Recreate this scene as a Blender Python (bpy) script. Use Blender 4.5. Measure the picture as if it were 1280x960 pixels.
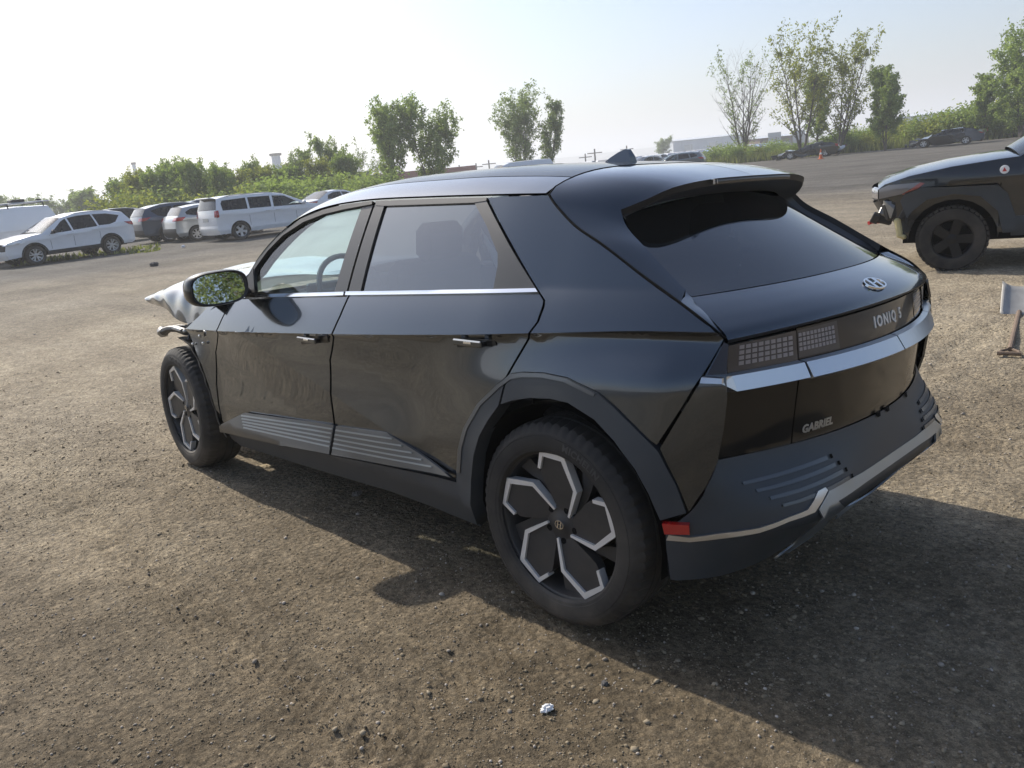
import bpy, math, random
import numpy as np
from mathutils import Vector, Matrix
from mathutils.geometry import delaunay_2d_cdt

for o in list(bpy.data.objects): bpy.data.objects.remove(o)
SC = bpy.context.scene
COL = SC.collection
rnd = random.Random(7)
R = math.radians

# ------------------------------------------------------------------ camera
CAM_LOC = np.array((-1.78914, 2.753043, 1.562289))
CAM_R = np.array((-0.705437, -0.701863, -0.098727))
CAM_U = np.array((0.11284, -0.24873, 0.961977))
CAM_F = np.array((0.699732, -0.667475, -0.254661))
FPX = 1018.7                                   # focal length in pixels of the 1280-wide photograph
cam = bpy.data.cameras.new('camera')
cam.sensor_width = 36.0
cam.lens = 36.0 * FPX / 1280.0
cam.clip_start = 0.05
cam.clip_end = 6000
cam_o = bpy.data.objects.new('camera', cam)
COL.objects.link(cam_o)
cam_o.matrix_world = Matrix(((CAM_R[0], CAM_U[0], -CAM_F[0], CAM_LOC[0]),
                             (CAM_R[1], CAM_U[1], -CAM_F[1], CAM_LOC[1]),
                             (CAM_R[2], CAM_U[2], -CAM_F[2], CAM_LOC[2]), (0, 0, 0, 1)))
SC.camera = cam_o

# ------------------------------------------------------------------ sky, sun, exposure
SUN_AZ, SUN_EL = R(-3.0), R(38.0)              # azimuth measured from +X (ahead of the damaged car)
wd = bpy.data.worlds.new('World'); SC.world = wd; wd.use_nodes = True
nt = wd.node_tree; nt.nodes.clear()
sky = nt.nodes.new('ShaderNodeTexSky'); sky.sky_type = 'NISHITA'; sky.sun_disc = False
sky.sun_elevation = SUN_EL; sky.sun_rotation = R(90) - SUN_AZ
sky.altitude = 0; sky.air_density = 1.0; sky.dust_density = 2.4; sky.ozone_density = 1.0
bg = nt.nodes.new('ShaderNodeBackground'); bg.inputs['Strength'].default_value = 0.14
wo = nt.nodes.new('ShaderNodeOutputWorld')
hz = nt.nodes.new('ShaderNodeHueSaturation'); hz.inputs['Saturation'].default_value = 0.9
tn = nt.nodes.new('ShaderNodeMix'); tn.data_type = 'RGBA'; tn.blend_type = 'MULTIPLY'; tn.inputs['Factor'].default_value = 1.0; tn.inputs['B'].default_value = (0.92, 1.0, 1.13, 1)
nt.links.new(sky.outputs[0], hz.inputs['Color']); nt.links.new(hz.outputs[0], tn.inputs['A']); nt.links.new(tn.outputs['Result'], bg.inputs['Color']); nt.links.new(bg.outputs[0], wo.inputs['Surface'])
sl = bpy.data.lights.new('sun', 'SUN'); sl.energy = 5.0; sl.angle = R(0.6); sl.color = (1.0, 0.93, 0.82)
so = bpy.data.objects.new('sun', sl); COL.objects.link(so)
sd = Vector((math.cos(SUN_AZ) * math.cos(SUN_EL), math.sin(SUN_AZ) * math.cos(SUN_EL), math.sin(SUN_EL)))
so.rotation_euler = sd.to_track_quat('Z', 'Y').to_euler()
so.location = sd * 50
SC.render.engine = 'CYCLES'
SC.view_settings.view_transform = 'Standard'; SC.view_settings.look = 'None'
SC.view_settings.exposure = 0.10; SC.view_settings.gamma = 1.0
SC.cycles.volume_bounces = 1

# ------------------------------------------------------------------ pixel -> direction (photo pixels, 1280 x 960)
def wray(px, py): return CAM_F + (px - 640) / FPX * CAM_R + (480 - py) / FPX * CAM_U
def ground_at(px, py, z=0.0):
    d = wray(px, py); return CAM_LOC + (z - CAM_LOC[2]) / d[2] * d
def at_dist(px, dist):
    """ground position in the direction of photo column px (on the horizon) at a horizontal distance"""
    y = 480 + FPX * (CAM_F[2] + (px - 640) / FPX * CAM_R[2]) / CAM_U[2]
    d = wray(px, y); d = d / math.hypot(d[0], d[1])
    return CAM_LOC[:2] + d[:2] * dist
def height_at(px, py, dist):
    d = wray(px, py); return CAM_LOC[2] + d[2] / math.hypot(d[0], d[1]) * dist
TILT = 0.04310234                              # the lot falls away under the damaged car: it leans 2.5 degrees
CT, ST = math.cos(TILT), math.sin(TILT)
def to_car(v, point=True):
    v = np.array(v, float)
    if point: v = v - np.array((0, 0, -0.9 * ST))
    return np.array((v[0], CT * v[1] + ST * v[2], -ST * v[1] + CT * v[2]))
CAR_C = to_car(CAM_LOC)
def cray(px, py): return to_car(wray(px, py), False)

# ------------------------------------------------------------------ materials
MATS = {}
def N(nt, t, **k):
    n = nt.nodes.new(t)
    for a, b in k.items():
        try: n.inputs[a].default_value = b
        except Exception: setattr(n, a, b)
    return n
def pbsdf(name, col, rough=.5, metal=0., spec=.5, coat=0., coat_r=.04, coat_ior=1.5, emit=None, bump=0., bscale=200., var=0., vscale=8., dirt=0., dirt_z=.5, trans=0.):
    if name in MATS: return MATS[name]
    m = bpy.data.materials.new(name); m.use_nodes = True; MATS[name] = m
    nt = m.node_tree; b = nt.nodes['Principled BSDF']
    b.inputs['Base Color'].default_value = (*col, 1); b.inputs['Roughness'].default_value = rough
    b.inputs['Metallic'].default_value = metal; b.inputs['Specular IOR Level'].default_value = spec
    b.inputs['Coat Weight'].default_value = coat; b.inputs['Coat IOR'].default_value = coat_ior; b.inputs['Coat Roughness'].default_value = coat_r
    b.inputs['Transmission Weight'].default_value = trans
    if emit: b.inputs['Emission Color'].default_value = (*emit[:3], 1); b.inputs['Emission Strength'].default_value = emit[3]
    tc = N(nt, 'ShaderNodeTexCoord'); csock = None
    if var:
        nz = N(nt, 'ShaderNodeTexNoise', Scale=vscale, Detail=6.); nt.links.new(tc.outputs['Object'], nz.inputs['Vector'])
        mx = N(nt, 'ShaderNodeMix', data_type='RGBA'); mx.inputs['A'].default_value = (*[c * (1 - var) for c in col], 1); mx.inputs['B'].default_value = (*[min(1, c * (1 + var)) for c in col], 1)
        nt.links.new(nz.outputs['Fac'], mx.inputs['Factor']); nt.links.new(mx.outputs['Result'], b.inputs['Base Color']); csock = mx.outputs['Result']
    if dirt:
        # road dust: patchy, thicker on the lower panels
        nz = N(nt, 'ShaderNodeTexNoise', Scale=5., Detail=8., Roughness=.65); nt.links.new(tc.outputs['Object'], nz.inputs['Vector'])
        gm = N(nt, 'ShaderNodeNewGeometry'); sp = N(nt, 'ShaderNodeSeparateXYZ'); nt.links.new(gm.outputs['Position'], sp.inputs[0])
        mr = N(nt, 'ShaderNodeMapRange'); mr.inputs['From Min'].default_value = dirt_z + .5; mr.inputs['From Max'].default_value = dirt_z - .35
        mr.inputs['To Min'].default_value = .25; mr.inputs['To Max'].default_value = 1.
        nt.links.new(sp.outputs['Z'], mr.inputs['Value'])
        r2 = N(nt, 'ShaderNodeMapRange'); r2.inputs['From Min'].default_value = .35; r2.inputs['From Max'].default_value = .75; nt.links.new(nz.outputs['Fac'], r2.inputs['Value'])
        mu = N(nt, 'ShaderNodeMath', operation='MULTIPLY'); nt.links.new(mr.outputs[0], mu.inputs[0]); nt.links.new(r2.outputs[0], mu.inputs[1])
        m2 = N(nt, 'ShaderNodeMath', operation='MULTIPLY'); nt.links.new(mu.outputs[0], m2.inputs[0]); m2.inputs[1].default_value = dirt
        mx = N(nt, 'ShaderNodeMix', data_type='RGBA'); mx.inputs['A'].default_value = (*col, 1); mx.inputs['B'].default_value = (.20, .17, .135, 1)
        if csock: nt.links.new(csock, mx.inputs['A'])
        nt.links.new(m2.outputs[0], mx.inputs['Factor']); nt.links.new(mx.outputs['Result'], b.inputs['Base Color'])
        if coat:
            cr = N(nt, 'ShaderNodeMath', operation='MULTIPLY_ADD'); nt.links.new(m2.outputs[0], cr.inputs[0]); cr.inputs[1].default_value = .5; cr.inputs[2].default_value = coat_r
            nt.links.new(cr.outputs[0], b.inputs['Coat Roughness'])
    if bump:
        nz = N(nt, 'ShaderNodeTexNoise', Scale=bscale, Detail=3.); nt.links.new(tc.outputs['Object'], nz.inputs['Vector'])
        bp = N(nt, 'ShaderNodeBump', Strength=bump, Distance=.01); nt.links.new(nz.outputs['Fac'], bp.inputs['Height']); nt.links.new(bp.outputs[0], b.inputs['Normal'])
    return m
def glass_mat(name, tint, ior=1.5, rough=0.0, gloss=1.0):
    if name in MATS: return MATS[name]
    m = bpy.data.materials.new(name); m.use_nodes = True; MATS[name] = m
    nt = m.node_tree; nt.nodes.clear()
    o = N(nt, 'ShaderNodeOutputMaterial'); t = N(nt, 'ShaderNodeBsdfTransparent'); t.inputs[0].default_value = (*tint, 1)
    g = N(nt, 'ShaderNodeBsdfGlossy'); g.inputs['Roughness'].default_value = rough; g.inputs['Color'].default_value = (gloss, gloss, gloss, 1)
    f = N(nt, 'ShaderNodeFresnel', IOR=ior); mx = N(nt, 'ShaderNodeMixShader')
    nt.links.new(f.outputs[0], mx.inputs[0]); nt.links.new(t.outputs[0], mx.inputs[1]); nt.links.new(g.outputs[0], mx.inputs[2]); nt.links.new(mx.outputs[0], o.inputs[0])
    return m
pbsdf('paint', (.052, .063, .076), rough=.17, metal=.9, spec=.3, coat=1., coat_r=.02, coat_ior=1.55, dirt=.012, dirt_z=.45)
pbsdf('gloss_black', (.004, .0045, .005), rough=.4, spec=.1, coat=.7, coat_r=.03, dirt=.008, dirt_z=.5)
pbsdf('cladding', (.034, .042, .051), rough=.48, bump=.10, bscale=900, dirt=.16, dirt_z=.30)
pbsdf('plate', (.085, .095, .105), rough=.36, metal=.5, coat=.4, coat_r=.15, dirt=.25, dirt_z=.4)
pbsdf('satin_trim', (.095, .092, .088), rough=.38, metal=.6)
pbsdf('silver', (.62, .64, .66), rough=.30, metal=.9, dirt=.12, dirt_z=.5)
pbsdf('band_silver', (.34, .38, .42), rough=.33, metal=.85, dirt=.10, dirt_z=.5)
pbsdf('plate_line', (.27, .30, .33), rough=.35, metal=.8)
pbsdf('chrome', (.75, .76, .77), rough=.12, metal=1.)
pbsdf('spoiler_dark', (.07, .073, .078), rough=.55)
pbsdf('black_plastic', (.014, .014, .015), rough=.5, bump=.05, bscale=700)
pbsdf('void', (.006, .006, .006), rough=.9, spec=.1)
pbsdf('rubber', (.022, .021, .020), rough=.72, spec=.35, dirt=.55, dirt_z=.25, bump=.1, bscale=300)
pbsdf('rim_dark', (.036, .037, .040), rough=.42, metal=.3, dirt=.25, dirt_z=.4)
pbsdf('rim_silver', (.74, .73, .71), rough=.36, metal=.35, dirt=.10, dirt_z=.4)
pbsdf('brake', (.16, .14, .13), rough=.5, metal=.8)
pbsdf('red_lens', (.42, .012, .012), rough=.22, coat=1.)
pbsdf('lamp_smoke', (.022, .018, .018), rough=.3, spec=.1, coat=1., coat_r=.02)
pbsdf('lamp_lens', (.065, .060, .064), rough=.3, spec=.1, coat=1., coat_r=.03)
pbsdf('lamp_pixel', (.26, .245, .26), rough=.30, coat=.6)
pbsdf('interior_dark', (.035, .036, .038), rough=.75)
pbsdf('interior_light', (.16, .165, .17), rough=.8)
pbsdf('mirror_glass', (.52, .54, .54), rough=.01, metal=1.)
pbsdf('bare_metal', (.32, .31, .29), rough=.45, metal=.8, var=.3, vscale=20)
glass_mat('glass_clear', (.70, .88, .88))
def dusty_glass(name, tint, dust):
    m = glass_mat(name, tint); nt = m.node_tree; out = [q for q in nt.nodes if q.type == 'OUTPUT_MATERIAL'][0]; src = out.inputs[0].links[0].from_socket
    d_ = N(nt, 'ShaderNodeBsdfTranslucent'); d_.inputs[0].default_value = (.80, .82, .80, 1); e_ = N(nt, 'ShaderNodeBsdfDiffuse'); e_.inputs[0].default_value = (.6, .6, .58, 1)
    a_ = N(nt, 'ShaderNodeMixShader'); a_.inputs[0].default_value = .3; nt.links.new(d_.outputs[0], a_.inputs[1]); nt.links.new(e_.outputs[0], a_.inputs[2])
    tc = N(nt, 'ShaderNodeTexCoord'); nz = N(nt, 'ShaderNodeTexNoise', Scale=3., Detail=6.); nt.links.new(tc.outputs['Object'], nz.inputs['Vector']); mr = N(nt, 'ShaderNodeMapRange'); mr.inputs['To Min'].default_value = dust * .7; mr.inputs['To Max'].default_value = dust * 1.3; nt.links.new(nz.outputs['Fac'], mr.inputs['Value'])
    x_ = N(nt, 'ShaderNodeMixShader'); nt.links.new(mr.outputs[0], x_.inputs[0]); nt.links.new(src, x_.inputs[1]); nt.links.new(a_.outputs[0], x_.inputs[2]); nt.links.new(x_.outputs[0], out.inputs[0])
dusty_glass('glass_dusty', (.80, .90, .89), .40)
glass_mat('glass_privacy', (.13, .145, .155), ior=2.5)
dusty_glass('glass_hatch', (.035, .037, .04), .035)
for q in MATS['glass_hatch'].node_tree.nodes:
    if q.type == 'FRESNEL': q.inputs['IOR'].default_value = 2.1

# ------------------------------------------------------------------ mesh helpers
def tag(o, label=None, cat=None, group=None, kind=None):
    if label: o['label'] = label
    if cat: o['category'] = cat
    if group: o['group'] = group
    if kind: o['kind'] = kind
    return o
def empty(name, loc=(0, 0, 0), rz=0.0):
    o = bpy.data.objects.new(name, None); COL.objects.link(o); o.location = loc; o.rotation_euler = (0, 0, rz); o.empty_display_size = .2
    return o
def mk(name, V, Fc, mat, parent=None, smooth=True, normals=None, kind=None, flat_mask=None):
    me = bpy.data.meshes.new(name); me.from_pydata([tuple(map(float, v)) for v in V], [], [tuple(map(int, f)) for f in Fc])
    if isinstance(mat, (list, tuple)):
        for q in mat: me.materials.append(MATS[q])
    else: me.materials.append(MATS[mat] if isinstance(mat, str) else mat)
    if smooth: me.shade_smooth()
    me.update()
    if normals is not None: me.normals_split_custom_set_from_vertices([tuple(map(float, n)) for n in normals])
    o = bpy.data.objects.new(name, me); COL.objects.link(o)
    if parent is not None: o.parent = parent
    if kind: o['kind'] = kind
    return o
def mkbulk(name, V, Fc, mat, parent=None, smooth=False, kind=None, attr=None):
    """fast path for big meshes of equal-sided faces (numpy arrays)"""
    V = np.asarray(V, np.float32); Fc = np.asarray(Fc, np.int32); k = Fc.shape[1]
    me = bpy.data.meshes.new(name); me.vertices.add(len(V)); me.vertices.foreach_set('co', V.ravel())
    me.loops.add(Fc.size); me.loops.foreach_set('vertex_index', Fc.ravel())
    me.polygons.add(len(Fc)); me.polygons.foreach_set('loop_start', np.arange(0, Fc.size, k, dtype=np.int32)); me.polygons.foreach_set('loop_total', np.full(len(Fc), k, np.int32))
    me.materials.append(MATS[mat]); me.update(calc_edges=True)
    if smooth: me.shade_smooth()
    if attr is not None:
        a = me.attributes.new('tone', 'FLOAT', 'POINT'); a.data.foreach_set('value', np.asarray(attr, np.float32))
    o = bpy.data.objects.new(name, me); COL.objects.link(o)
    if parent is not None: o.parent = parent
    if kind: o['kind'] = kind
    return o
class MB:
    """collects solids into one mesh"""
    def __init__(s): s.v = []; s.f = []
    def add(s, V, Fc):
        n = len(s.v); s.v += [tuple(map(float, v)) for v in V]; s.f += [tuple(i + n for i in f) for f in Fc]; return s
    def box(s, c, d, rot=None, bev=0.):
        hx, hy, hz = [q / 2 for q in d]
        if bev:
            b = min(bev, hx * .9, hy * .9, hz * .9); V = []
            for sx in (-1, 1):
                for sy in (-1, 1):
                    for sz in (-1, 1):
                        V += [(sx * (hx - b), sy * (hy - b), sz * hz), (sx * (hx - b), sy * hy, sz * (hz - b)), (sx * hx, sy * (hy - b), sz * (hz - b))]
            idx = lambda a, b_, c_, k: ((a * 2 + b_) * 2 + c_) * 3 + k
            Fc = []
            for q in (0, 1):
                Fc.append([idx(0, 0, q, 0), idx(1, 0, q, 0), idx(1, 1, q, 0), idx(0, 1, q, 0)])
                Fc.append([idx(0, q, 0, 1), idx(1, q, 0, 1), idx(1, q, 1, 1), idx(0, q, 1, 1)])
                Fc.append([idx(q, 0, 0, 2), idx(q, 1, 0, 2), idx(q, 1, 1, 2), idx(q, 0, 1, 2)])
            for q in (0, 1):
                for w in (0, 1):
                    Fc.append([idx(0, q, w, 0), idx(1, q, w, 0), idx(1, q, w, 1), idx(0, q, w, 1)])
                    Fc.append([idx(q, 0, w, 0), idx(q, 1, w, 0), idx(q, 1, w, 2), idx(q, 0, w, 2)])
                    Fc.append([idx(q, w, 0, 1), idx(q, w, 1, 1), idx(q, w, 1, 2), idx(q, w, 0, 2)])
                    for e in (0, 1): Fc.append([idx(q, w, e, 0), idx(q, w, e, 1), idx(q, w, e, 2)])
        else:
            V = [(sx * hx, sy * hy, sz * hz) for sx in (-1, 1) for sy in (-1, 1) for sz in (-1, 1)]
            Fc = [(0, 1, 3, 2), (4, 6, 7, 5), (0, 4, 5, 1), (2, 3, 7, 6), (0, 2, 6, 4), (1, 5, 7, 3)]
        M = Matrix.Rotation(0, 3, 'Z') if rot is None else rot
        return s.add([tuple(M @ Vector(v) + Vector(c)) for v in V], Fc)
    def tube(s, pts, rad, n=8, caps=True):
        pts = [Vector(q) for q in pts]; rad = rad if hasattr(rad, '__len__') else [rad] * len(pts)
        V = []; Fc = []; up = None
        for i, q in enumerate(pts):
            t = (pts[min(i + 1, len(pts) - 1)] - pts[max(i - 1, 0)]); t = t.normalized() if t.length > 1e-9 else Vector((0, 0, 1))
            if up is None: up = t.orthogonal().normalized()
            else: up = (up - t * up.dot(t)); up = up.normalized() if up.length > 1e-6 else t.orthogonal().normalized()
            w = t.cross(up)
            for k in range(n):
                a = 2 * math.pi * k / n; V.append(tuple(q + (up * math.cos(a) + w * math.sin(a)) * rad[i]))
        for i in range(len(pts) - 1):
            for k in range(n): Fc.append((i * n + k, i * n + (k + 1) % n, (i + 1) * n + (k + 1) % n, (i + 1) * n + k))
        if caps: Fc += [tuple(range(n))[::-1], tuple(range((len(pts) - 1) * n, len(pts) * n))]
        return s.add(V, Fc)
    def prism(s, poly, f0, f1):
        """poly of 2D points; f0/f1 map a 2D point to the near / far face"""
        n = len(poly); V = [f0(q) for q in poly] + [f1(q) for q in poly]
        Fc = [tuple(range(n)), tuple(range(2 * n - 1, n - 1, -1))] + [(i, n + i, n + (i + 1) % n, (i + 1) % n) for i in range(n)]
        return s.add(V, Fc)
    def lathe_y(s, prof, c=(0, 0, 0), n=48):
        """profile of (radius, y) turned about the y axis through c"""
        V = []; Fc = []; m = len(prof)
        for k in range(n):
            a = 2 * math.pi * k / n; ca, sa = math.cos(a), math.sin(a)
            for (r_, y_) in prof: V.append((c[0] + r_ * ca, c[1] + y_, c[2] + r_ * sa))
        for k in range(n):
            k2 = (k + 1) % n
            for i in range(m - 1): Fc.append((k * m + i, k2 * m + i, k2 * m + i + 1, k * m + i + 1))
        return s.add(V, Fc)
    def build(s, name, mat, parent=None, smooth=False, kind=None):
        o = mk(name, s.v, s.f, mat, parent, smooth=False, kind=kind)
        if smooth:
            o.data.shade_smooth()
            try: o.data.set_sharp_from_angle(angle=R(35))
            except Exception: pass
        return o
def copy_tree(o, parent=None):
    c = o.copy(); COL.objects.link(c)
    if parent is not None: c.parent = parent
    for ch in o.children: copy_tree(ch, c)
    return c

def cur(x, xs, ys):
    """smooth interpolation through a table (monotone-ish cubic), vectorised"""
    xs = np.asarray(xs, float); ys = np.asarray(ys, float)
    if xs[0] > xs[-1]: xs = xs[::-1]; ys = ys[::-1]
    x = np.clip(np.asarray(x, float), xs[0], xs[-1])
    d = np.diff(ys) / np.diff(xs); m = np.empty(len(xs)); m[0] = d[0]; m[-1] = d[-1]
    if len(xs) > 2:
        m[1:-1] = np.where(d[:-1] * d[1:] > 0, 2 * d[:-1] * d[1:] / (d[:-1] + d[1:] + 1e-12), 0)
    i = np.clip(np.searchsorted(xs, x) - 1, 0, len(xs) - 2); h = xs[i + 1] - xs[i]; t = (x - xs[i]) / h
    return (2 * t**3 - 3 * t**2 + 1) * ys[i] + (t**3 - 2 * t**2 + t) * h * m[i] + (-2 * t**3 + 3 * t**2) * ys[i + 1] + (t**3 - t**2) * h * m[i + 1]
def sst(a, b, x):
    t = np.clip((np.asarray(x, float) - a) / (b - a), 0, 1); return t * t * (3 - 2 * t)
def inside(P, poly):
    P = np.asarray(P); poly = np.asarray(poly); c = np.zeros(len(P), bool); n = len(poly); j = n - 1
    for i in range(n):
        xi, yi = poly[i]; xj, yj = poly[j]
        if yi != yj:
            k = ((yi > P[:, 1]) != (yj > P[:, 1])) & (P[:, 0] < (xj - xi) * (P[:, 1] - yi) / (yj - yi) + xi); c ^= k
        j = i
    return c
def resample(poly, h, closed=True):
    out = []; n = len(poly)
    for i in range(n if closed else n - 1):
        a = np.array(poly[i], float); b = np.array(poly[(i + 1) % n], float); k = max(1, int(math.ceil(np.linalg.norm(b - a) / h)))
        for q in range(k): out.append(a + (b - a) * q / k)
    if not closed: out.append(np.array(poly[-1], float))
    return np.array(out)
def smooth_poly(P, it=1):
    """Chaikin corner cutting of an open polyline"""
    P = np.asarray(P, float)
    for _ in range(it):
        Q = [P[0]]
        for a, b in zip(P[:-1], P[1:]): Q += [a * .75 + b * .25, a * .25 + b * .75]
        Q.append(P[-1]); P = np.array(Q)
    return P
CAR_MID = np.array((1.3, 0, .75))
def panel(name, poly, fn, mat, parent, h=.03, thick=.012, holes=(), creases=(), off=0., mirror=False, mid=None, kind=None):
    """a body panel: polygon in the parameter plane of surface fn, meshed finely, true normals, folded edge"""
    mid = CAR_MID if mid is None else mid
    B = resample(poly, h); HB = [resample(q, h) for q in holes]
    lo, hi = B.min(0), B.max(0)
    ga, gb = np.meshgrid(np.arange(lo[0] + h / 2, hi[0], h), np.arange(lo[1] + h / 2, hi[1], h)); G = np.stack([ga.ravel(), gb.ravel()], -1)
    if len(G):
        k = inside(G, B)
        for q in HB: k &= ~inside(G, q)
        G = G[k]
        if len(G):
            allb = np.concatenate([B] + HB); dmin = np.min(((G[:, None, :] - allb[None]) ** 2).sum(-1), 1) ** .5; G = G[dmin > .35 * h]
    pts = [tuple(q) for q in B]; ed = [(i, (i + 1) % len(B)) for i in range(len(B))]
    for q in HB:
        n0 = len(pts); pts += [tuple(w) for w in q]; ed += [(n0 + i, n0 + (i + 1) % len(q)) for i in range(len(q))]
    for cf in creases:
        aa = np.arange(lo[0] - h, hi[0] + 2 * h, h); n0 = len(pts); pts += [(a, float(cf(a))) for a in aa]; ed += [(n0 + i, n0 + i + 1) for i in range(len(aa) - 1)]
    pts += [tuple(q) for q in G]
    ov, oe, of, *_ = delaunay_2d_cdt([Vector(q) for q in pts], ed, [], 0, 1e-5)
    A = np.array([(v.x, v.y) for v in ov]); T = np.array([f for f in of if len(f) == 3], int)
    cen = A[T].mean(1); k = inside(cen, B)
    for q in HB: k &= ~inside(cen, q)
    T = T[k]; cen = cen[k]
    lab = np.zeros(len(T), int)
    for i, cf in enumerate(creases): lab += (cen[:, 1] > cf(cen[:, 0])).astype(int) << i
    VA = []; NP = []; F2 = np.empty_like(T)
    for L in np.unique(lab):
        t = T[lab == L]; u, inv = np.unique(t.ravel(), return_inverse=True); n0 = sum(len(q) for q in VA)
        F2[lab == L] = inv.reshape(-1, 3) + n0
        acc = np.zeros((len(u), 2)); cnt = np.zeros(len(u)); cc = np.repeat(A[t].mean(1), 3, 0)
        np.add.at(acc, inv.ravel(), cc); np.add.at(cnt, inv.ravel(), 1); d = acc / cnt[:, None] - A[u]; l = np.linalg.norm(d, axis=1)[:, None] + 1e-9
        VA.append(A[u]); NP.append(A[u] + d / l * np.minimum(l * .5, .004))
    VA = np.concatenate(VA); NP = np.concatenate(NP)
    def nrm(Q):
        e = 1.2e-3; da = fn(Q + [e, 0]) - fn(Q - [e, 0]); db = fn(Q + [0, e]) - fn(Q - [0, e]); n = np.cross(da, db); n /= np.linalg.norm(n, axis=1)[:, None] + 1e-12
        s = np.sign(((fn(Q) - mid) * n).sum(1)); s[s == 0] = 1; return n * s[:, None]
    n = nrm(NP); V = fn(VA) + n * off
    F3 = F2.copy()
    fnorm = np.cross(V[F3[:, 1]] - V[F3[:, 0]], V[F3[:, 2]] - V[F3[:, 0]]); fl = (fnorm * n[F3[:, 0]]).sum(1) < 0; F3[fl] = F3[fl][:, ::-1]
    V = list(V); Nn = list(n); Fc = [tuple(t) for t in F3]
    if thick:
        for loop in [B] + HB:
            nb = nrm(loop); P = fn(loop) + nb * off; Q = P - nb * thick; m = len(loop); n0 = len(V)
            tg = np.roll(P, -1, 0) - np.roll(P, 1, 0); sn = np.cross(tg, nb); sn /= np.linalg.norm(sn, axis=1)[:, None] + 1e-12
            c2 = P.mean(0)
            if ((P - c2) * sn).sum() < 0: sn = -sn
            V += list(P) + list(Q); Nn += list(sn) * 2
            Fc += [(n0 + i, n0 + (i + 1) % m, n0 + m + (i + 1) % m, n0 + m + i) for i in range(m)]
    V = np.array(V); Nn = np.array(Nn)
    if mirror: V = V * [1, -1, 1]; Nn = Nn * [1, -1, 1]; Fc = [f[::-1] for f in Fc]
    return mk(name, V, Fc, mat, parent, normals=Nn, kind=kind)
def patch(name, G, mat, parent, closed_u=False, mirror=False, smooth=True, kind=None, thick=0.):
    """grid of points (rows x cols x 3)"""
    G = np.asarray(G, float); n, m = G.shape[:2]
    if mirror: G = G * [1, -1, 1]
    V = list(G.reshape(-1, 3)); Fc = []
    for i in range(n - 1):
        for j in range(m - 1): Fc.append((i * m + j, i * m + j + 1, (i + 1) * m + j + 1, (i + 1) * m + j))
    return mk(name, V, Fc, mat, parent, smooth=smooth, kind=kind)
def crv(pts, n):
    """n points along a smooth curve through pts (any dimension), chord-length parameter"""
    P = np.asarray(pts, float); t = np.concatenate([[0], np.cumsum(np.linalg.norm(np.diff(P, axis=0), axis=1))]); t /= t[-1]; q = np.linspace(0, 1, n)
    return np.stack([cur(q, t, P[:, k]) for k in range(P.shape[1])], -1)
def text_mesh(name, body, size, fn, mat, parent, extrude=.002, bold=0., space=1., shear=0., align='CENTER', split=False):
    """lettering: the font outline is turned into a mesh and laid on a surface by fn(u, v, depth)"""
    cu = bpy.data.curves.new(name, 'FONT'); cu.body = body; cu.size = size; cu.extrude = extrude; cu.offset = bold; cu.space_character = space; cu.shear = shear
    cu.align_x = align; cu.align_y = 'CENTER'; cu.resolution_u = 3
    tmp = bpy.data.objects.new('tmp_text', cu); COL.objects.link(tmp); bpy.context.view_layer.update()
    me0 = tmp.evaluated_get(bpy.context.evaluated_depsgraph_get()).to_mesh()
    V = [fn(v.co.x, v.co.y, v.co.z) for v in me0.vertices]; Fc = [tuple(f.vertices) for f in me0.polygons]
    bpy.data.objects.remove(tmp); bpy.data.curves.remove(cu)
    if not split: return mk(name, V, Fc, mat, parent, smooth=False)
    par = list(range(len(V)))                       # one object per letter
    def find(a):
        while par[a] != a: par[a] = par[par[a]]; a = par[a]
        return a
    for f in Fc:
        for q in f[1:]: par[find(q)] = find(f[0])
    e = empty(name); e.parent = parent; grp = {}
    for f in Fc: grp.setdefault(find(f[0]), []).append(f)
    for fs in grp.values():
        ids = sorted({i for f in fs for i in f}); mp = {i: k for k, i in enumerate(ids)}; mk('letter', [V[i] for i in ids], [[mp[i] for i in f] for f in fs], mat, e, smooth=False)
    return e

# ================================================================== GROUND
def vnoise(x, y, seed=0):
    xi = np.floor(x).astype(np.int64); yi = np.floor(y).astype(np.int64); fx = x - xi; fy = y - yi
    fx = fx * fx * (3 - 2 * fx); fy = fy * fy * (3 - 2 * fy)
    def hsh(a, b):
        n = (a * 374761393 + b * 668265263 + seed * 1442695041) & 0x7fffffff; n = ((n ^ (n >> 13)) * 1274126177) & 0x7fffffff
        return ((n ^ (n >> 16)) & 0xffff) / 65535.0
    return (hsh(xi, yi) * (1 - fx) + hsh(xi + 1, yi) * fx) * (1 - fy) + (hsh(xi, yi + 1) * (1 - fx) + hsh(xi + 1, yi + 1) * fx) * fy - .5
TRACKS = [(ground_at(0, 470)[:2], ground_at(520, 940)[:2], 0.), (ground_at(0, 470)[:2], ground_at(520, 940)[:2], 1.58), (ground_at(60, 352)[:2], ground_at(1240, 520)[:2], 0.), (ground_at(1150, 420)[:2], ground_at(1279, 330)[:2], .3)]
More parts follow.
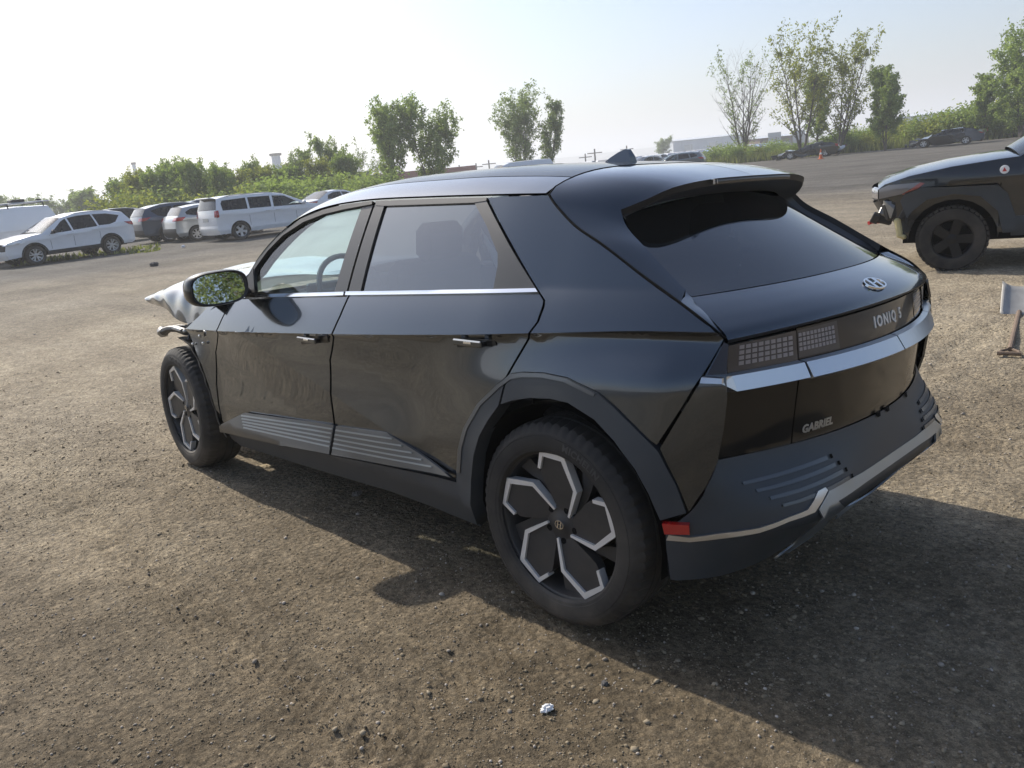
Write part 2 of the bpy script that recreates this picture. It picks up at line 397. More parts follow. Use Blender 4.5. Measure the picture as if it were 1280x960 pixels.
def ground_h(x, y):
    x = np.asarray(x, float); y = np.asarray(y, float)
    dip = np.clip(.9 - y, 0, 2.3) * ST / CT * (1 - sst(2.6, 6., -y)) * sst(-2.8, -1.2, x) * (1 - sst(3.8, 6., x))
    r = np.hypot(x - CAM_LOC[0], y - CAM_LOC[1])
    fade = 1 - sst(8, 26, r)
    under = 1 - .75 * sst(1.2, .7, np.abs(y)) * sst(4.4, 3.6, np.abs(x - 1.5) * 1.5)
    z = .030 * vnoise(x / 2.7, y / 2.7, 1) + .020 * vnoise(x / .9, y / .9, 2)
    churn = .55 + .9 * sst(-.12, .30, vnoise(x / 1.3, y / 1.3, 31) + .4 * vnoise(x / .5, y / .5, 32))
    z = z + fade * churn * (.015 * vnoise(x / .23, y / .23, 3) + .011 * vnoise(x / .085, y / .085, 4) + .0075 * vnoise(x / .034, y / .034, 5))
    # tyre tracks pressed into the dirt
    for (p0, p1, off) in TRACKS:
        d0 = (p1 - p0) / np.linalg.norm(p1 - p0); s_ = (x - p0[0]) * d0[1] - (y - p0[1]) * d0[0] - off - .25 * np.sin(((x - p0[0]) * d0[0] + (y - p0[1]) * d0[1]) * .35); a_ = (x - p0[0]) * d0[0] + (y - p0[1]) * d0[1]
        w_ = np.exp(-(s_ / .105) ** 4); z = z - fade * w_ * (.009 + .0045 * np.sign(np.sin((a_ + .6 * np.abs(s_)) * 2 * math.pi / .062))) + fade * .006 * np.exp(-((np.abs(s_) - .15) / .035) ** 2)
    return z * under * (1 - sst(60, 120, r) * .7) - dip - .004
def build_ground():
    yaw = math.atan2(CAM_F[1], CAM_F[0])
    ang = np.concatenate([np.linspace(-R(46), R(46), 440), np.linspace(R(46), R(314), 110)[1:-1]]) + yaw
    rr = [0.]; r = .45
    while r < 3500:
        rr.append(r); r *= 1.0085 if r < 14 else 1.045
    rr = np.array(rr); A, RR = np.meshgrid(ang, rr); X = CAM_LOC[0] + RR * np.cos(A); Y = CAM_LOC[1] + RR * np.sin(A)
    Z = ground_h(X, Y); V = np.stack([X, Y, Z], -1).reshape(-1, 3); m = len(ang); n = len(rr)
    i, j = np.meshgrid(np.arange(n - 1), np.arange(m), indexing='ij'); j2 = (j + 1) % m
    F4 = np.stack([i * m + j, (i + 1) * m + j, (i + 1) * m + j2, i * m + j2], -1).reshape(-1, 4)
    o = mkbulk('ground', V, F4, 'ground', smooth=True); tag(o, 'brown and grey packed gravel lot', 'ground', kind='structure')
def ground_mat():
    m = bpy.data.materials.new('ground'); m.use_nodes = True; MATS['ground'] = m; nt = m.node_tree; b = nt.nodes['Principled BSDF']
    gm = N(nt, 'ShaderNodeNewGeometry'); L = nt.links.new
    def noise(scale, detail=5., rough=.6, sc=(1, 1, 1), rot=0.):
        mp = N(nt, 'ShaderNodeMapping'); mp.inputs['Scale'].default_value = sc; mp.inputs['Rotation'].default_value = (0, 0, rot); L(gm.outputs['Position'], mp.inputs['Vector'])
        z = N(nt, 'ShaderNodeTexNoise', Scale=scale, Detail=detail, Roughness=rough); L(mp.outputs[0], z.inputs['Vector']); return z.outputs['Fac']
    def ramp(s, a, b_, c0, c1):
        r = N(nt, 'ShaderNodeMapRange'); r.inputs['From Min'].default_value = a; r.inputs['From Max'].default_value = b_; L(s, r.inputs['Value'])
        x = N(nt, 'ShaderNodeMix', data_type='RGBA'); x.inputs['A'].default_value = (*c0, 1); x.inputs['B'].default_value = (*c1, 1); L(r.outputs[0], x.inputs['Factor']); return x.outputs['Result']
    def mul(c, d, fac=1.):
        x = N(nt, 'ShaderNodeMix', data_type='RGBA', blend_type='MULTIPLY'); x.inputs['Factor'].default_value = fac; L(c, x.inputs['A']); L(d, x.inputs['B']); return x.outputs['Result']
    soil = ramp(noise(.9), .3, .7, (.152, .124, .085), (.258, .214, .153))
    beige = ramp(noise(.6), .3, .7, (.340, .292, .218), (.465, .410, .318))
    # ground colour darker near, paler beyond: brightening towards the sun painted into it
    sb = N(nt, 'ShaderNodeVectorMath', operation='SUBTRACT'); L(gm.outputs['Position'], sb.inputs[0]); sb.inputs[1].default_value = (-.9, 2.3, 0)
    l0 = N(nt, 'ShaderNodeVectorMath', operation='LENGTH'); L(sb.outputs[0], l0.inputs[0])
    a0 = N(nt, 'ShaderNodeMath', operation='MULTIPLY_ADD'); L(noise(.55, 4.), a0.inputs[0]); a0.inputs[1].default_value = 3.4; L(l0.outputs['Value'], a0.inputs[2])
    m0 = N(nt, 'ShaderNodeMapRange'); m0.inputs['From Min'].default_value = 3.0; m0.inputs['From Max'].default_value = 7.8; L(a0.outputs[0], m0.inputs['Value'])
    x0 = N(nt, 'ShaderNodeMix', data_type='RGBA'); L(m0.outputs[0], x0.inputs['Factor']); L(soil, x0.inputs['A']); L(beige, x0.inputs['B']); near = x0.outputs['Result']
    far = ramp(noise(.25), .3, .7, (.120, .115, .106), (.165, .159, .148))
    ln = N(nt, 'ShaderNodeVectorMath', operation='LENGTH'); L(gm.outputs['Position'], ln.inputs[0])
    big = noise(.12, 3.); ad = N(nt, 'ShaderNodeMath', operation='MULTIPLY_ADD'); L(big, ad.inputs[0]); ad.inputs[1].default_value = 14.; L(ln.outputs['Value'], ad.inputs[2])
    mr = N(nt, 'ShaderNodeMapRange'); mr.inputs['From Min'].default_value = 14; mr.inputs['From Max'].default_value = 34; L(ad.outputs[0], mr.inputs['Value'])
    cm = N(nt, 'ShaderNodeMix', data_type='RGBA'); L(mr.outputs[0], cm.inputs['Factor']); L(near, cm.inputs['A']); L(far, cm.inputs['B'])
    c = mul(cm.outputs['Result'], ramp(noise(7.), .3, .7, (.78, .77, .76), (1.18, 1.17, 1.16)))
    c = mul(c, ramp(noise(60., 4., .7), .3, .7, (.64, .63, .62), (1.34, 1.34, 1.34)))
    c = mul(c, ramp(noise(210., 3., .7), .3, .7, (.62, .61, .60), (1.36, 1.36, 1.36)))
    c = mul(c, ramp(noise(20., 5., .65), .32, .68, (.78, .77, .75), (1.2, 1.19, 1.17)))
    # long wheel tracks and graded streaks across the lot
    c = mul(c, ramp(noise(.5, 4., .6, (.16, 1.6, 1), R(38)), .38, .66, (.91, .91, .92), (1.07, 1.07, 1.06)))
    c = mul(c, ramp(noise(.8, 3., .6, (.12, 2.2, 1), R(62)), .4, .62, (.92, .92, .92), (1.06, 1.06, 1.05)))
    c = mul(c, ramp(noise(.42, 4., .6), .36, .60, (.82, .81, .79), (1.08, 1.08, 1.07)))
    # single small stones
    vo = N(nt, 'ShaderNodeTexVoronoi', Scale=55.); L(gm.outputs['Position'], vo.inputs['Vector'])
    wn = N(nt, 'ShaderNodeTexWhiteNoise'); L(vo.outputs['Position'], wn.inputs['Vector'])
    c = mul(c, ramp(wn.outputs['Value'], 0., 1., (.72, .73, .75), (1.25, 1.22, 1.18)), .8)
    L(c, b.inputs['Base Color']); b.inputs['Roughness'].default_value = .9; b.inputs['Specular IOR Level'].default_value = .15
    s1 = noise(28., 8., .72); s2 = noise(140., 5., .7)
    a1 = N(nt, 'ShaderNodeMath', operation='MULTIPLY_ADD'); L(s2, a1.inputs[0]); a1.inputs[1].default_value = .35; L(s1, a1.inputs[2])
    v2 = N(nt, 'ShaderNodeTexVoronoi', Scale=38.); L(gm.outputs['Position'], v2.inputs['Vector'])
    a2 = N(nt, 'ShaderNodeMath', operation='MULTIPLY_ADD'); L(v2.outputs['Distance'], a2.inputs[0]); a2.inputs[1].default_value = -.5; L(a1.outputs[0], a2.inputs[2])
    bp = N(nt, 'ShaderNodeBump', Strength=.9, Distance=.03); L(a2.outputs[0], bp.inputs['Height']); L(bp.outputs[0], b.inputs['Normal'])
ground_mat(); build_ground()

def tone_mat(name, c0, c1, rough=.9, attr='tone', trans=None):
    """colour picked by a per-vertex tone value (each stone / leaf its own shade)"""
    m = bpy.data.materials.new(name); m.use_nodes = True; MATS[name] = m; nt = m.node_tree; b = nt.nodes['Principled BSDF']
    at = N(nt, 'ShaderNodeAttribute'); at.attribute_name = attr
    x = N(nt, 'ShaderNodeMix', data_type='RGBA'); x.inputs['A'].default_value = (*c0, 1); x.inputs['B'].default_value = (*c1, 1)
    nt.links.new(at.outputs['Fac'], x.inputs['Factor']); nt.links.new(x.outputs['Result'], b.inputs['Base Color'])
    b.inputs['Roughness'].default_value = rough; b.inputs['Specular IOR Level'].default_value = .2
    if trans:
        tr = N(nt, 'ShaderNodeBsdfTranslucent'); ms = N(nt, 'ShaderNodeMixShader'); ms.inputs[0].default_value = trans
        hs = N(nt, 'ShaderNodeMix', data_type='RGBA', blend_type='MULTIPLY'); hs.inputs['Factor'].default_value = 1.; hs.inputs['B'].default_value = (1.25, 1.35, .7, 1)
        nt.links.new(x.outputs['Result'], hs.inputs['A']); nt.links.new(hs.outputs['Result'], tr.inputs[0])
        out = nt.nodes['Material Output']; nt.links.new(b.outputs[0], ms.inputs[1]); nt.links.new(tr.outputs[0], ms.inputs[2]); nt.links.new(ms.outputs[0], out.inputs[0])
    return m
tone_mat('stone', (.24, .205, .165), (.52, .46, .39))
PHI = (1 + 5 ** .5) / 2
ICO_V = np.array([(-1, PHI, 0), (1, PHI, 0), (-1, -PHI, 0), (1, -PHI, 0), (0, -1, PHI), (0, 1, PHI), (0, -1, -PHI), (0, 1, -PHI), (PHI, 0, -1), (PHI, 0, 1), (-PHI, 0, -1), (-PHI, 0, 1)]) / 1.902
ICO_F = np.array([(0, 11, 5), (0, 5, 1), (0, 1, 7), (0, 7, 10), (0, 10, 11), (1, 5, 9), (5, 11, 4), (11, 10, 2), (10, 7, 6), (7, 1, 8), (3, 9, 4), (3, 4, 2), (3, 2, 6), (3, 6, 8), (3, 8, 9), (4, 9, 5), (2, 4, 11), (6, 2, 10), (8, 6, 7), (9, 8, 1)])
def build_stones():
    rs = np.random.RandomState(5); n = 14000; yaw = math.atan2(CAM_F[1], CAM_F[0])
    r = .7 + 12.5 * rs.rand(n) ** 1.5; a = yaw + R(50) * (2 * rs.rand(n) - 1); x = CAM_LOC[0] + r * np.cos(a); y = CAM_LOC[1] + r * np.sin(a)
    s = .0018 + .0030 * rs.rand(n) ** 3 + .007 * rs.rand(n) ** 40; s *= 1 + .04 * r
    keep = vnoise(x / .6, y / .6, 9) > -.22 - .25 * rs.rand(n); x, y, s = x[keep], y[keep], s[keep]; n = len(x)
    z = ground_h(x, y) + s * .35
    V = ICO_V[None] * (1 + .30 * (rs.rand(n, 12, 1) - .5)) * s[:, None, None] * (np.stack([.8 + .7 * rs.rand(n), .8 + .5 * rs.rand(n), .55 + .4 * rs.rand(n)], -1)[:, None, :])
    th = rs.rand(n) * 6.283; c, q = np.cos(th)[:, None], np.sin(th)[:, None]
    V = np.stack([V[..., 0] * c - V[..., 1] * q, V[..., 0] * q + V[..., 1] * c, V[..., 2]], -1) + np.stack([x, y, z], -1)[:, None, :]
    Fc = ICO_F[None] + (np.arange(n) * 12)[:, None, None]
    o = mkbulk('gravel_stones', V.reshape(-1, 3), Fc.reshape(-1, 3), 'stone', attr=np.repeat(rs.rand(n) ** 1.4, 12)); tag(o, 'loose small stones scattered over the dirt', 'gravel', kind='stuff')
build_stones()
def build_crumbs():
    rs = np.random.RandomState(15); n = 85000; yaw = math.atan2(CAM_F[1], CAM_F[0])
    r = 1.0 + 6.5 * rs.rand(n) ** 1.35; a = yaw + R(44) * (2 * rs.rand(n) - 1); x = CAM_LOC[0] + r * np.cos(a); y = CAM_LOC[1] + r * np.sin(a)
    k = vnoise(x / .35, y / .35, 19) + .5 * vnoise(x / .11, y / .11, 20) > -.30 + .42 * rs.rand(n) - .2; x, y = x[k], y[k]; n = len(x); r = np.hypot(x - CAM_LOC[0], y - CAM_LOC[1])
    s = (.0013 + .0026 * rs.rand(n) ** 2.5 + .0025 * rs.rand(n) ** 12) * (.85 + .10 * r)
    O = np.array([(1, 0, 0), (-1, 0, 0), (0, 1, 0), (0, -1, 0), (0, 0, 1), (0, 0, -1)], float); OF = np.array([(0, 2, 4), (2, 1, 4), (1, 3, 4), (3, 0, 4), (2, 0, 5), (1, 2, 5), (3, 1, 5), (0, 3, 5)])
    V = O[None] * s[:, None, None] * (.7 + .6 * rs.rand(n, 6, 1)); th = rs.rand(n) * 6.283; ph = (rs.rand(n) - .5) * 1.6; c, q = np.cos(th)[:, None], np.sin(th)[:, None]; c2, q2 = np.cos(ph)[:, None], np.sin(ph)[:, None]
    X, Y, Z = V[..., 0], V[..., 1], V[..., 2]; X, Z = X * c2 - Z * q2, X * q2 + Z * c2; V = np.stack([X * c - Y * q, X * q + Y * c, Z * .8], -1) + np.stack([x, y, ground_h(x, y) + s * .3], -1)[:, None, :]
    o = mkbulk('dirt_crumbs', V.reshape(-1, 3), (OF[None] + (np.arange(n) * 6)[:, None, None]).reshape(-1, 3), 'crumb', attr=np.repeat(rs.rand(n) ** 1.3, 6)); tag(o, 'fine dry crumbs of earth and grit covering the lot', 'dirt', kind='stuff')
tone_mat('crumb', (.14, .110, .070), (.40, .335, .24)); build_crumbs()
def build_clods():
    rs = np.random.RandomState(25); n = 9000; yaw = math.atan2(CAM_F[1], CAM_F[0])
    r = 1.0 + 9 * rs.rand(n) ** 1.2; a = yaw + R(46) * (2 * rs.rand(n) - 1); x = CAM_LOC[0] + r * np.cos(a); y = CAM_LOC[1] + r * np.sin(a)
    k = vnoise(x / 1.3, y / 1.3, 31) + .4 * vnoise(x / .5, y / .5, 32) + .5 * vnoise(x / .16, y / .16, 33) > .02 + .25 * rs.rand(n); x, y = x[k], y[k]; n = len(x)
    s = .0032 + .0065 * rs.rand(n) ** 2.2
    V = ICO_V[None] * (1 + .65 * (rs.rand(n, 12, 1) - .5)) * s[:, None, None] * np.stack([.8 + .8 * rs.rand(n), .8 + .6 * rs.rand(n), .5 + .4 * rs.rand(n)], -1)[:, None, :]
    th = rs.rand(n) * 6.283; c, q = np.cos(th)[:, None], np.sin(th)[:, None]
    V = np.stack([V[..., 0] * c - V[..., 1] * q, V[..., 0] * q + V[..., 1] * c, V[..., 2]], -1) + np.stack([x, y, ground_h(x, y) + s * .2], -1)[:, None, :]
    o = mkbulk('dirt_clods', V.reshape(-1, 3), (ICO_F[None] + (np.arange(n) * 12)[:, None, None]).reshape(-1, 3), 'crumb', attr=np.repeat(.15 + .6 * rs.rand(n), 12)); tag(o, 'broken clods of dry earth in the churned patches', 'dirt', kind='stuff')
build_clods()

# ================================================================== THE DAMAGED CROSSOVER (car frame: x ahead of the rear axle, y to its left, z up)
CAR = empty('crossover_car', (0, 0, -.9 * ST)); CAR.rotation_euler = (TILT, 0, 0)
tag(CAR, 'black electric hatchback crossover with crumpled bonnet, standing on the bare gravel', 'car')
zc_t = ([-.75, -.61, -.38, 0, .48, 1.26, 2.40, 2.64, 3.4], [1.062, 1.06, 1.058, 1.036, 1.00, .948, .884, .872, .84])
zb_t = ([-.7, -.2, .08, .52, 1.14, 2.17, 2.7, 3.4], [1.19, 1.183, 1.17, 1.15, 1.12, 1.07, 1.045, 1.0])
yc_t = ([-.75, -.61, -.4, -.2, 0, .35, 1.3, 2.2, 2.6, 3.0, 3.4, 3.8], [.72, .785, .842, .878, .903, .927, .935, .93, .922, .91, .88, .80])
yl_t = ([-.75, -.62, -.57, -.5, -.4, 0, 1, 2.4, 3.0, 3.4, 3.8], [.74, .82, .845, .876, .905, .93, .93, .93, .915, .88, .80])
zc = lambda x: cur(x, *zc_t)
zb = lambda x: cur(x, *zb_t)
zd = lambda x: .93 + (np.asarray(x, float) - 2.30) * (.93 - .50) / (2.30 - .70)      # the diagonal fold across the doors
def Sy(x, z):
    x = np.asarray(x, float); z = np.asarray(z, float)
    C_, B_, yc, yl = zc(x), zb(x), cur(x, *yc_t), cur(x, *yl_t)
    y0 = yl + (yc - yl) * sst(-.16, .0, z - C_)
    yb = yc - .078
    t = np.clip(z - B_, 0, None)
    up = yb - .36 * t - .22 * t * t
    tm = np.clip((z - C_) / np.maximum(B_ - C_, .02), 0, 1); mid_ = yc + (yb - yc) * (.75 * tm + .25 * tm * tm)
    d = np.clip(C_ - z, 0, None)
    step = -.012 * sst(0, .014, d)
    fl = np.maximum(sst(.80, .20, x), sst(2.45, 2.75, x))
    door = -.012 * np.sin(np.clip(d / .42, 0, 1) * math.pi) + .016 * np.clip(1 - np.abs(z - zd(x)) / .22, 0, 1) * sst(2.5, 2.2, x) * sst(.55, .95, x)
    flare = .014 * sst(.01, .20, d) + .026 * sst(.10, .46, d)
    low = -np.clip(.36 - z, 0, None) * .42
    dn = y0 + step + (1 - fl) * door + fl * flare * sst(-.62, -.3, x) + low
    return np.where(z > B_, up, np.where(z > C_, mid_, dn))
def SF(A): A = np.asarray(A, float).reshape(-1, 2); return np.stack([A[:, 0], Sy(A[:, 0], A[:, 1]), A[:, 1]], -1)
def px_side(pts):
    """photo pixels -> (x, z) where their rays meet the car's left flank"""
    out = []
    for (u, v) in pts:
        d = cray(u, v); y = .9
        for _ in range(40):
            t = (y - CAR_C[1]) / d[1]; P = CAR_C + t * d; y = .5 * y + .5 * float(Sy(P[0], P[2]))
        out.append((P[0], P[2]))
    return np.array(out)
# rear end: x as a function of (y, z)
def Rx(y, z, body=True):
    y = np.abs(np.asarray(y, float)); z = np.asarray(z, float)
    xc = np.interp(z, [.20, .26, .34, .40, .445, .50, .60, .67, .90, 1.06], [-.52, -.60, -.665, -.725, -.772, -.758, -.735, -.717, -.752, -.722])
    k = np.interp(z, [.6, .70, .88, .95, 1.05], [.26, .27, .30, .28, .235])
    b1 = k * y ** 2; b2 = np.clip(-.445 - xc, .1, .34) * (y / .91) ** np.interp(z, [.2, .5], [4., 5.])
    w = sst(.50, .66, z); return xc + b1 * w + b2 * (1 - w)
def RF(A): A = np.asarray(A, float).reshape(-1, 2); return np.stack([Rx(A[:, 0], A[:, 1]), A[:, 0], A[:, 1]], -1)
def px_rear(pts):
    out = []
    for (u, v) in pts:
        d = cray(u, v); x = -.65
        for _ in range(60):
            t = (x - CAR_C[0]) / d[0]; P = CAR_C + t * d; x = .6 * x + .4 * float(Rx(np.clip(P[1], -.93, .93), P[2]))
        out.append((P[1], P[2]))
    return np.array(out)
def px_y(u, v, y):
    d = cray(u, v); return CAR_C + (y - CAR_C[1]) / d[1] * d
REAR_MID = np.array((.6, 0, .7))
def both(name, poly, fn, mat, **k):
    a = panel(name, poly, fn, mat, CAR, **k); panel(name, poly, fn, mat, CAR, mirror=True, **k); return a

pbsdf('airbag', (.82, .86, .85), rough=.9)
def fabric(m):
    nt = m.node_tree; b = nt.nodes['Principled BSDF']; t_ = N(nt, 'ShaderNodeBsdfTranslucent'); t_.inputs[0].default_value = (.82, .88, .87, 1); x_ = N(nt, 'ShaderNodeMixShader'); x_.inputs[0].default_value = .6
    nt.links.new(b.outputs[0], x_.inputs[1]); nt.links.new(t_.outputs[0], x_.inputs[2]); nt.links.new(x_.outputs[0], nt.nodes['Material Output'].inputs[0])
fabric(MATS['airbag'])
# --- flank panels -------------------------------------------------------------------------------
BG = [(437, 368), (425, 395), (415.5, 416), (412.5, 450), (414, 500), (419, 535), (421, 567)]     # gap between the doors
fd = [(301, 374)] + [(q[0] - 1, q[1]) for q in BG] + [(286, 538), (277, 520), (271.5, 480), (270.5, 440), (274, 408), (285, 385)]
both('front_door', px_side(fd), SF, 'paint', creases=(zc, zd), h=.028)
rd = [(q[0] + 1.2, q[1]) for q in BG] + [(569, 597), (571, 585), (574, 560), (581, 533), (598, 503), (622, 480), (632, 471), (652, 436), (671, 402), (678, 382), (679, 376), (673, 366)]
both('rear_door', px_side(rd), SF, 'paint', creases=(zc, zd), h=.028)
RARCH = [(639, 466.5), (654, 464.5), (680, 465.5), (710, 471.5), (747.6, 490), (770, 509), (792.5, 531.5), (808, 547)]
HG = [(905, 421), (878, 399), (850, 377.5), (800, 341), (750, 302.5), (720, 282), (700, 261.5), (690, 250), (685.5, 243)]
qp = [(610, 247), (640, 305), (672, 360.5), (681.5, 375), (681, 383), (674, 402), (654, 438), (635.5, 470)] + RARCH + [(821, 556), (850, 512), (879, 467), (903, 427)] + HG[:-1] + [(685, 244.5), (650, 245.2)]
quarter = both('quarter_panel', px_side(qp), SF, 'paint', creases=(zc,), h=.028)
fen = [(297, 377), (283, 386), (272.5, 408), (269, 440), (269.5, 480), (275, 518), (270, 512), (262, 485), (252, 456), (243, 433), (232, 412), (248, 396), (262, 382), (280, 377)]
panel('front_fender', px_side(fen), SF, 'paint', CAR, creases=(zc,), h=.028)
panel('front_fender', [(2.2, 1.05), (2.42, .87), (2.5, .62), (2.53, .42), (2.62, .55), (2.72, .66), (2.85, .75), (3.0, .78), (3.16, .75), (3.3, .66), (3.38, .60), (3.42, .80), (3.0, .93), (2.6, 1.03)], SF, 'paint', CAR, creases=(zc,), h=.04, mirror=True)
both('fuel_door', [(-.40, .93), (-.22, .93), (-.22, 1.015), (-.40, 1.015)], SF, 'paint', off=-.02) if False else None
# sill, lower door plates with their ridges
both('sill', px_side([(284, 540), (420, 571), (572, 604), (586, 608), (600, 659), (560, 643), (486, 614.5), (420, 595), (358, 576), (300, 557.5), (289, 549)]), SF, 'cladding', off=-.004, thick=.05, h=.05)
plate_polys = [px_side([(283, 530), (310, 515), (419.5, 531), (420, 565), (284, 537.5)]), px_side([(422.5, 532), (483, 540), (569, 594.5), (423, 566)])]
def PLF(A):
    A = np.asarray(A, float).reshape(-1, 2); P = SF(A); P[:, 1] += np.clip(.56 - A[:, 1], 0, .2) * .20; return P      # wedge: stands out further towards the sill
for PP in plate_polys:
    pl = both('lower_plate', PP, PLF, 'plate', off=.004, thick=.014, h=.05)
for k, PP in enumerate(plate_polys):
    # raised horizontal ribs on each plate
    for i in range(5):
        f = (i + .7) / 6.0
        if k == 0: a, b = [(310 - 3 + 8 * f, 515 + 21 * f), (419.5, 531 + 31 * f)]
        else: a, b = [(423.5, 532.5 + 31 * f), (483 + 80 * f, 541 + 51 * f)]
        c_, d_ = (a[0], a[1] + 1.7), (b[0], b[1] + 1.7)
        both('plate_rib', px_side([a, b, d_, c_]), PLF, 'plate_line', off=.008, thick=.006, h=.2)
# rear wheel arch trim: a piece on the door and a piece on the quarter
ao1 = [(573, 604), (573, 585), (575, 560), (582, 534), (599, 504), (624, 480), (634, 472.5)]; ai1 = [(625, 507), (612, 525), (601, 545), (594, 570), (591, 600), (599, 655)]
both('arch_trim', px_side(ao1 + ai1 + [(588, 645)]), SF, 'cladding', off=.009, thick=.06, h=.04)
ao2 = [(637, 471)] + [(q[0], q[1] + 1) for q in RARCH] + [(823, 563), (845, 605), (858, 640)]; ai2 = [(826, 649), (812, 616), (795, 585), (770, 551), (745, 524), (712, 503), (690, 498), (665, 497), (643, 500), (628, 505)]
both('arch_trim', px_side(ao2 + ai2), SF, 'cladding', off=.009, thick=.06, h=.04)
lip = px_side([(573.5, 590), (575.5, 560), (582.5, 534), (599.5, 504.5), (624, 481), (634, 473), (640, 468), (655, 466), (680, 467), (710, 473), (747, 491.5)] + [(744, 495), (708, 477.5), (680, 472), (655, 471.5), (641, 474), (628, 483.5), (604, 506), (587, 535), (580, 560), (578, 590)])
both('arch_lip', lip, SF, 'plate', off=.0125, thick=.008, h=.04)
# belt strips, window trims, glass
both('belt_strip', px_side([(301, 369), (432, 365.2), (431, 370), (301, 373.4)]), SF, 'chrome', off=.010, thick=.016, h=.1)
both('belt_strip', px_side([(434.5, 364.8), (671, 361.8), (674, 366.4), (433.5, 369.8)]), SF, 'chrome', off=.010, thick=.016, h=.1)
gf = [(316, 365), (317, 350), (319.5, 335.5), (335, 314), (354, 294.5), (380, 277.5), (405, 268), (430, 262), (452, 258.5), (418, 365)]
both('front_window', px_side(gf), SF, 'glass_clear', off=-.012, thick=0, h=.06)
gr = [(449, 364.5), (479.5, 257), (592, 253), (607, 283), (620, 316), (620.5, 335), (616, 361.5)]
both('rear_window', px_side(gr), SF, 'glass_privacy', off=-.012, thick=0, h=.06)
both('pillar_trim', px_side([(452, 257), (465.5, 255), (432, 365), (417, 365)]), SF, 'satin_trim', off=-.004, thick=.02, h=.05)
both('pillar_trim', px_side([(468, 255), (480, 254.5), (449.5, 364.5), (434.5, 364.8)]), SF, 'satin_trim', off=-.004, thick=.02, h=.05)
both('pillar_trim', px_side([(591, 251), (606.5, 249.5), (669, 360.5), (615.5, 361.5), (621, 332), (621, 316), (607, 281)]), SF, 'satin_trim', off=-.004, thick=.02, h=.05)
topf = [(305, 368), (309, 349), (321, 327), (346, 298), (376, 274), (404, 262.5), (430, 256), (466, 251.5)]
both('frame_trim', px_side(topf + [(465.5, 255.5), (430, 262), (405, 268), (380, 277.5), (354, 294.5), (335, 314), (319.5, 335.5), (316, 365)]), SF, 'black_plastic', off=.003, thick=.02, h=.05)
topr = [(469, 251.2), (540, 248), (608, 246.5)]
both('frame_trim', px_side(topr + [(607, 250.5), (591, 253), (479, 257), (469, 256.5)]), SF, 'satin_trim', off=-.002, thick=.02, h=.03)
both('mirror_sail', px_side([(303, 369), (309, 350), (318, 336), (320, 366)]), SF, 'black_plastic', off=.008, thick=.02, h=.05)

# --- roof, rails, windscreen -----------------------------------------------------------------------
drip = px_side([(312, 341), (321, 324.5), (346, 295), (376, 271), (404, 259.5), (430, 253.5), (467, 248.8), (540, 245.5), (608, 243.5), (650, 242.5), (683, 242)])
DX = [float(q[0]) for q in drip]; DZ = [float(q[1]) for q in drip]
DX, DZ = DX[::-1], DZ[::-1]
dz = lambda x: cur(x, DX, DZ)
dy = lambda x: Sy(x, dz(x))
RC_T = ([-.3, -.23, 0, .3, .7, 1.2, 1.6, 1.85, 2.1, 2.4, 2.75], [1.475, 1.488, 1.535, 1.577, 1.600, 1.603, 1.578, 1.535, 1.455, 1.30, 1.06])
rc = lambda x: cur(x, *RC_T)
def roof_pt(A, p=4.0):
    """(x, v): v = -1..1 across the car"""
    A = np.asarray(A, float).reshape(-1, 2); x, v = A[:, 0], A[:, 1]; xe = np.clip(x, DX[0], DX[-1]); ye = dy(xe); ze = dz(xe)
    w = np.abs(v) ** p
    return np.stack([x, v * ye, rc(x) + (ze - rc(x)) * w], -1)
xr0 = DX[0] + .005
both('roof_rail', [(xr0, .80)] + [(q, .80) for q in np.linspace(xr0, 1.62, 14)[1:]] + [(1.80, .88), (1.9, .995)] + [(q, .995) for q in np.linspace(1.8, xr0, 16)], roof_pt, 'paint', h=.03, thick=.008)
panel('roof_panel', [(xr0, -.79), (1.62, -.79), (1.70, 0), (1.62, .79), (xr0, .79), (xr0 - .0, 0)], roof_pt, 'gloss_black', CAR, h=.05, thick=.008)
# windscreen + A pillars
def ws(n=17, m=13):
    G = []
    for i in range(n):
        s = i / (n - 1); xe = 1.62 + (2.42 - 1.62) * s; le = np.array((xe, float(dy(min(xe, DX[-1]))) + max(0, xe - DX[-1]) * .5, float(dz(min(xe, DX[-1]))) - max(0, xe - DX[-1]) * .75))
        xc_ = 1.70 + (2.78 - 1.70) * s; zc_ = float(cur(s, [0, .3, .65, 1], [1.566, 1.455, 1.25, 1.045]))
        row = []
        for j in range(m):
            v = -1 + 2 * j / (m - 1); w = abs(v) ** 2.4; row.append((xc_ + (le[0] - xc_) * w, v * le[1], zc_ + (le[2] - zc_) * w))
        G.append(row)
    return np.array(G)
GW = ws(); patch('windscreen', GW[:, 1:-1], 'glass_dusty', CAR)
for sgn in (0, -1):
    e = GW[:, sgn]; e2 = GW[:, 1 if sgn == 0 else -2]
    mb = MB(); n = len(e); nn = (e - [0, 0, .0]) * 0
    V = [q for q in e] + [q for q in e2] + [q - np.array((.02, 0, .04)) for q in e2]
    Fc = [(i, i + 1, n + i + 1, n + i) for i in range(n - 1)] + [(n + i, n + i + 1, 2 * n + i + 1, 2 * n + i) for i in range(n - 1)]
    mk('a_pillar', V, Fc, 'paint', CAR)

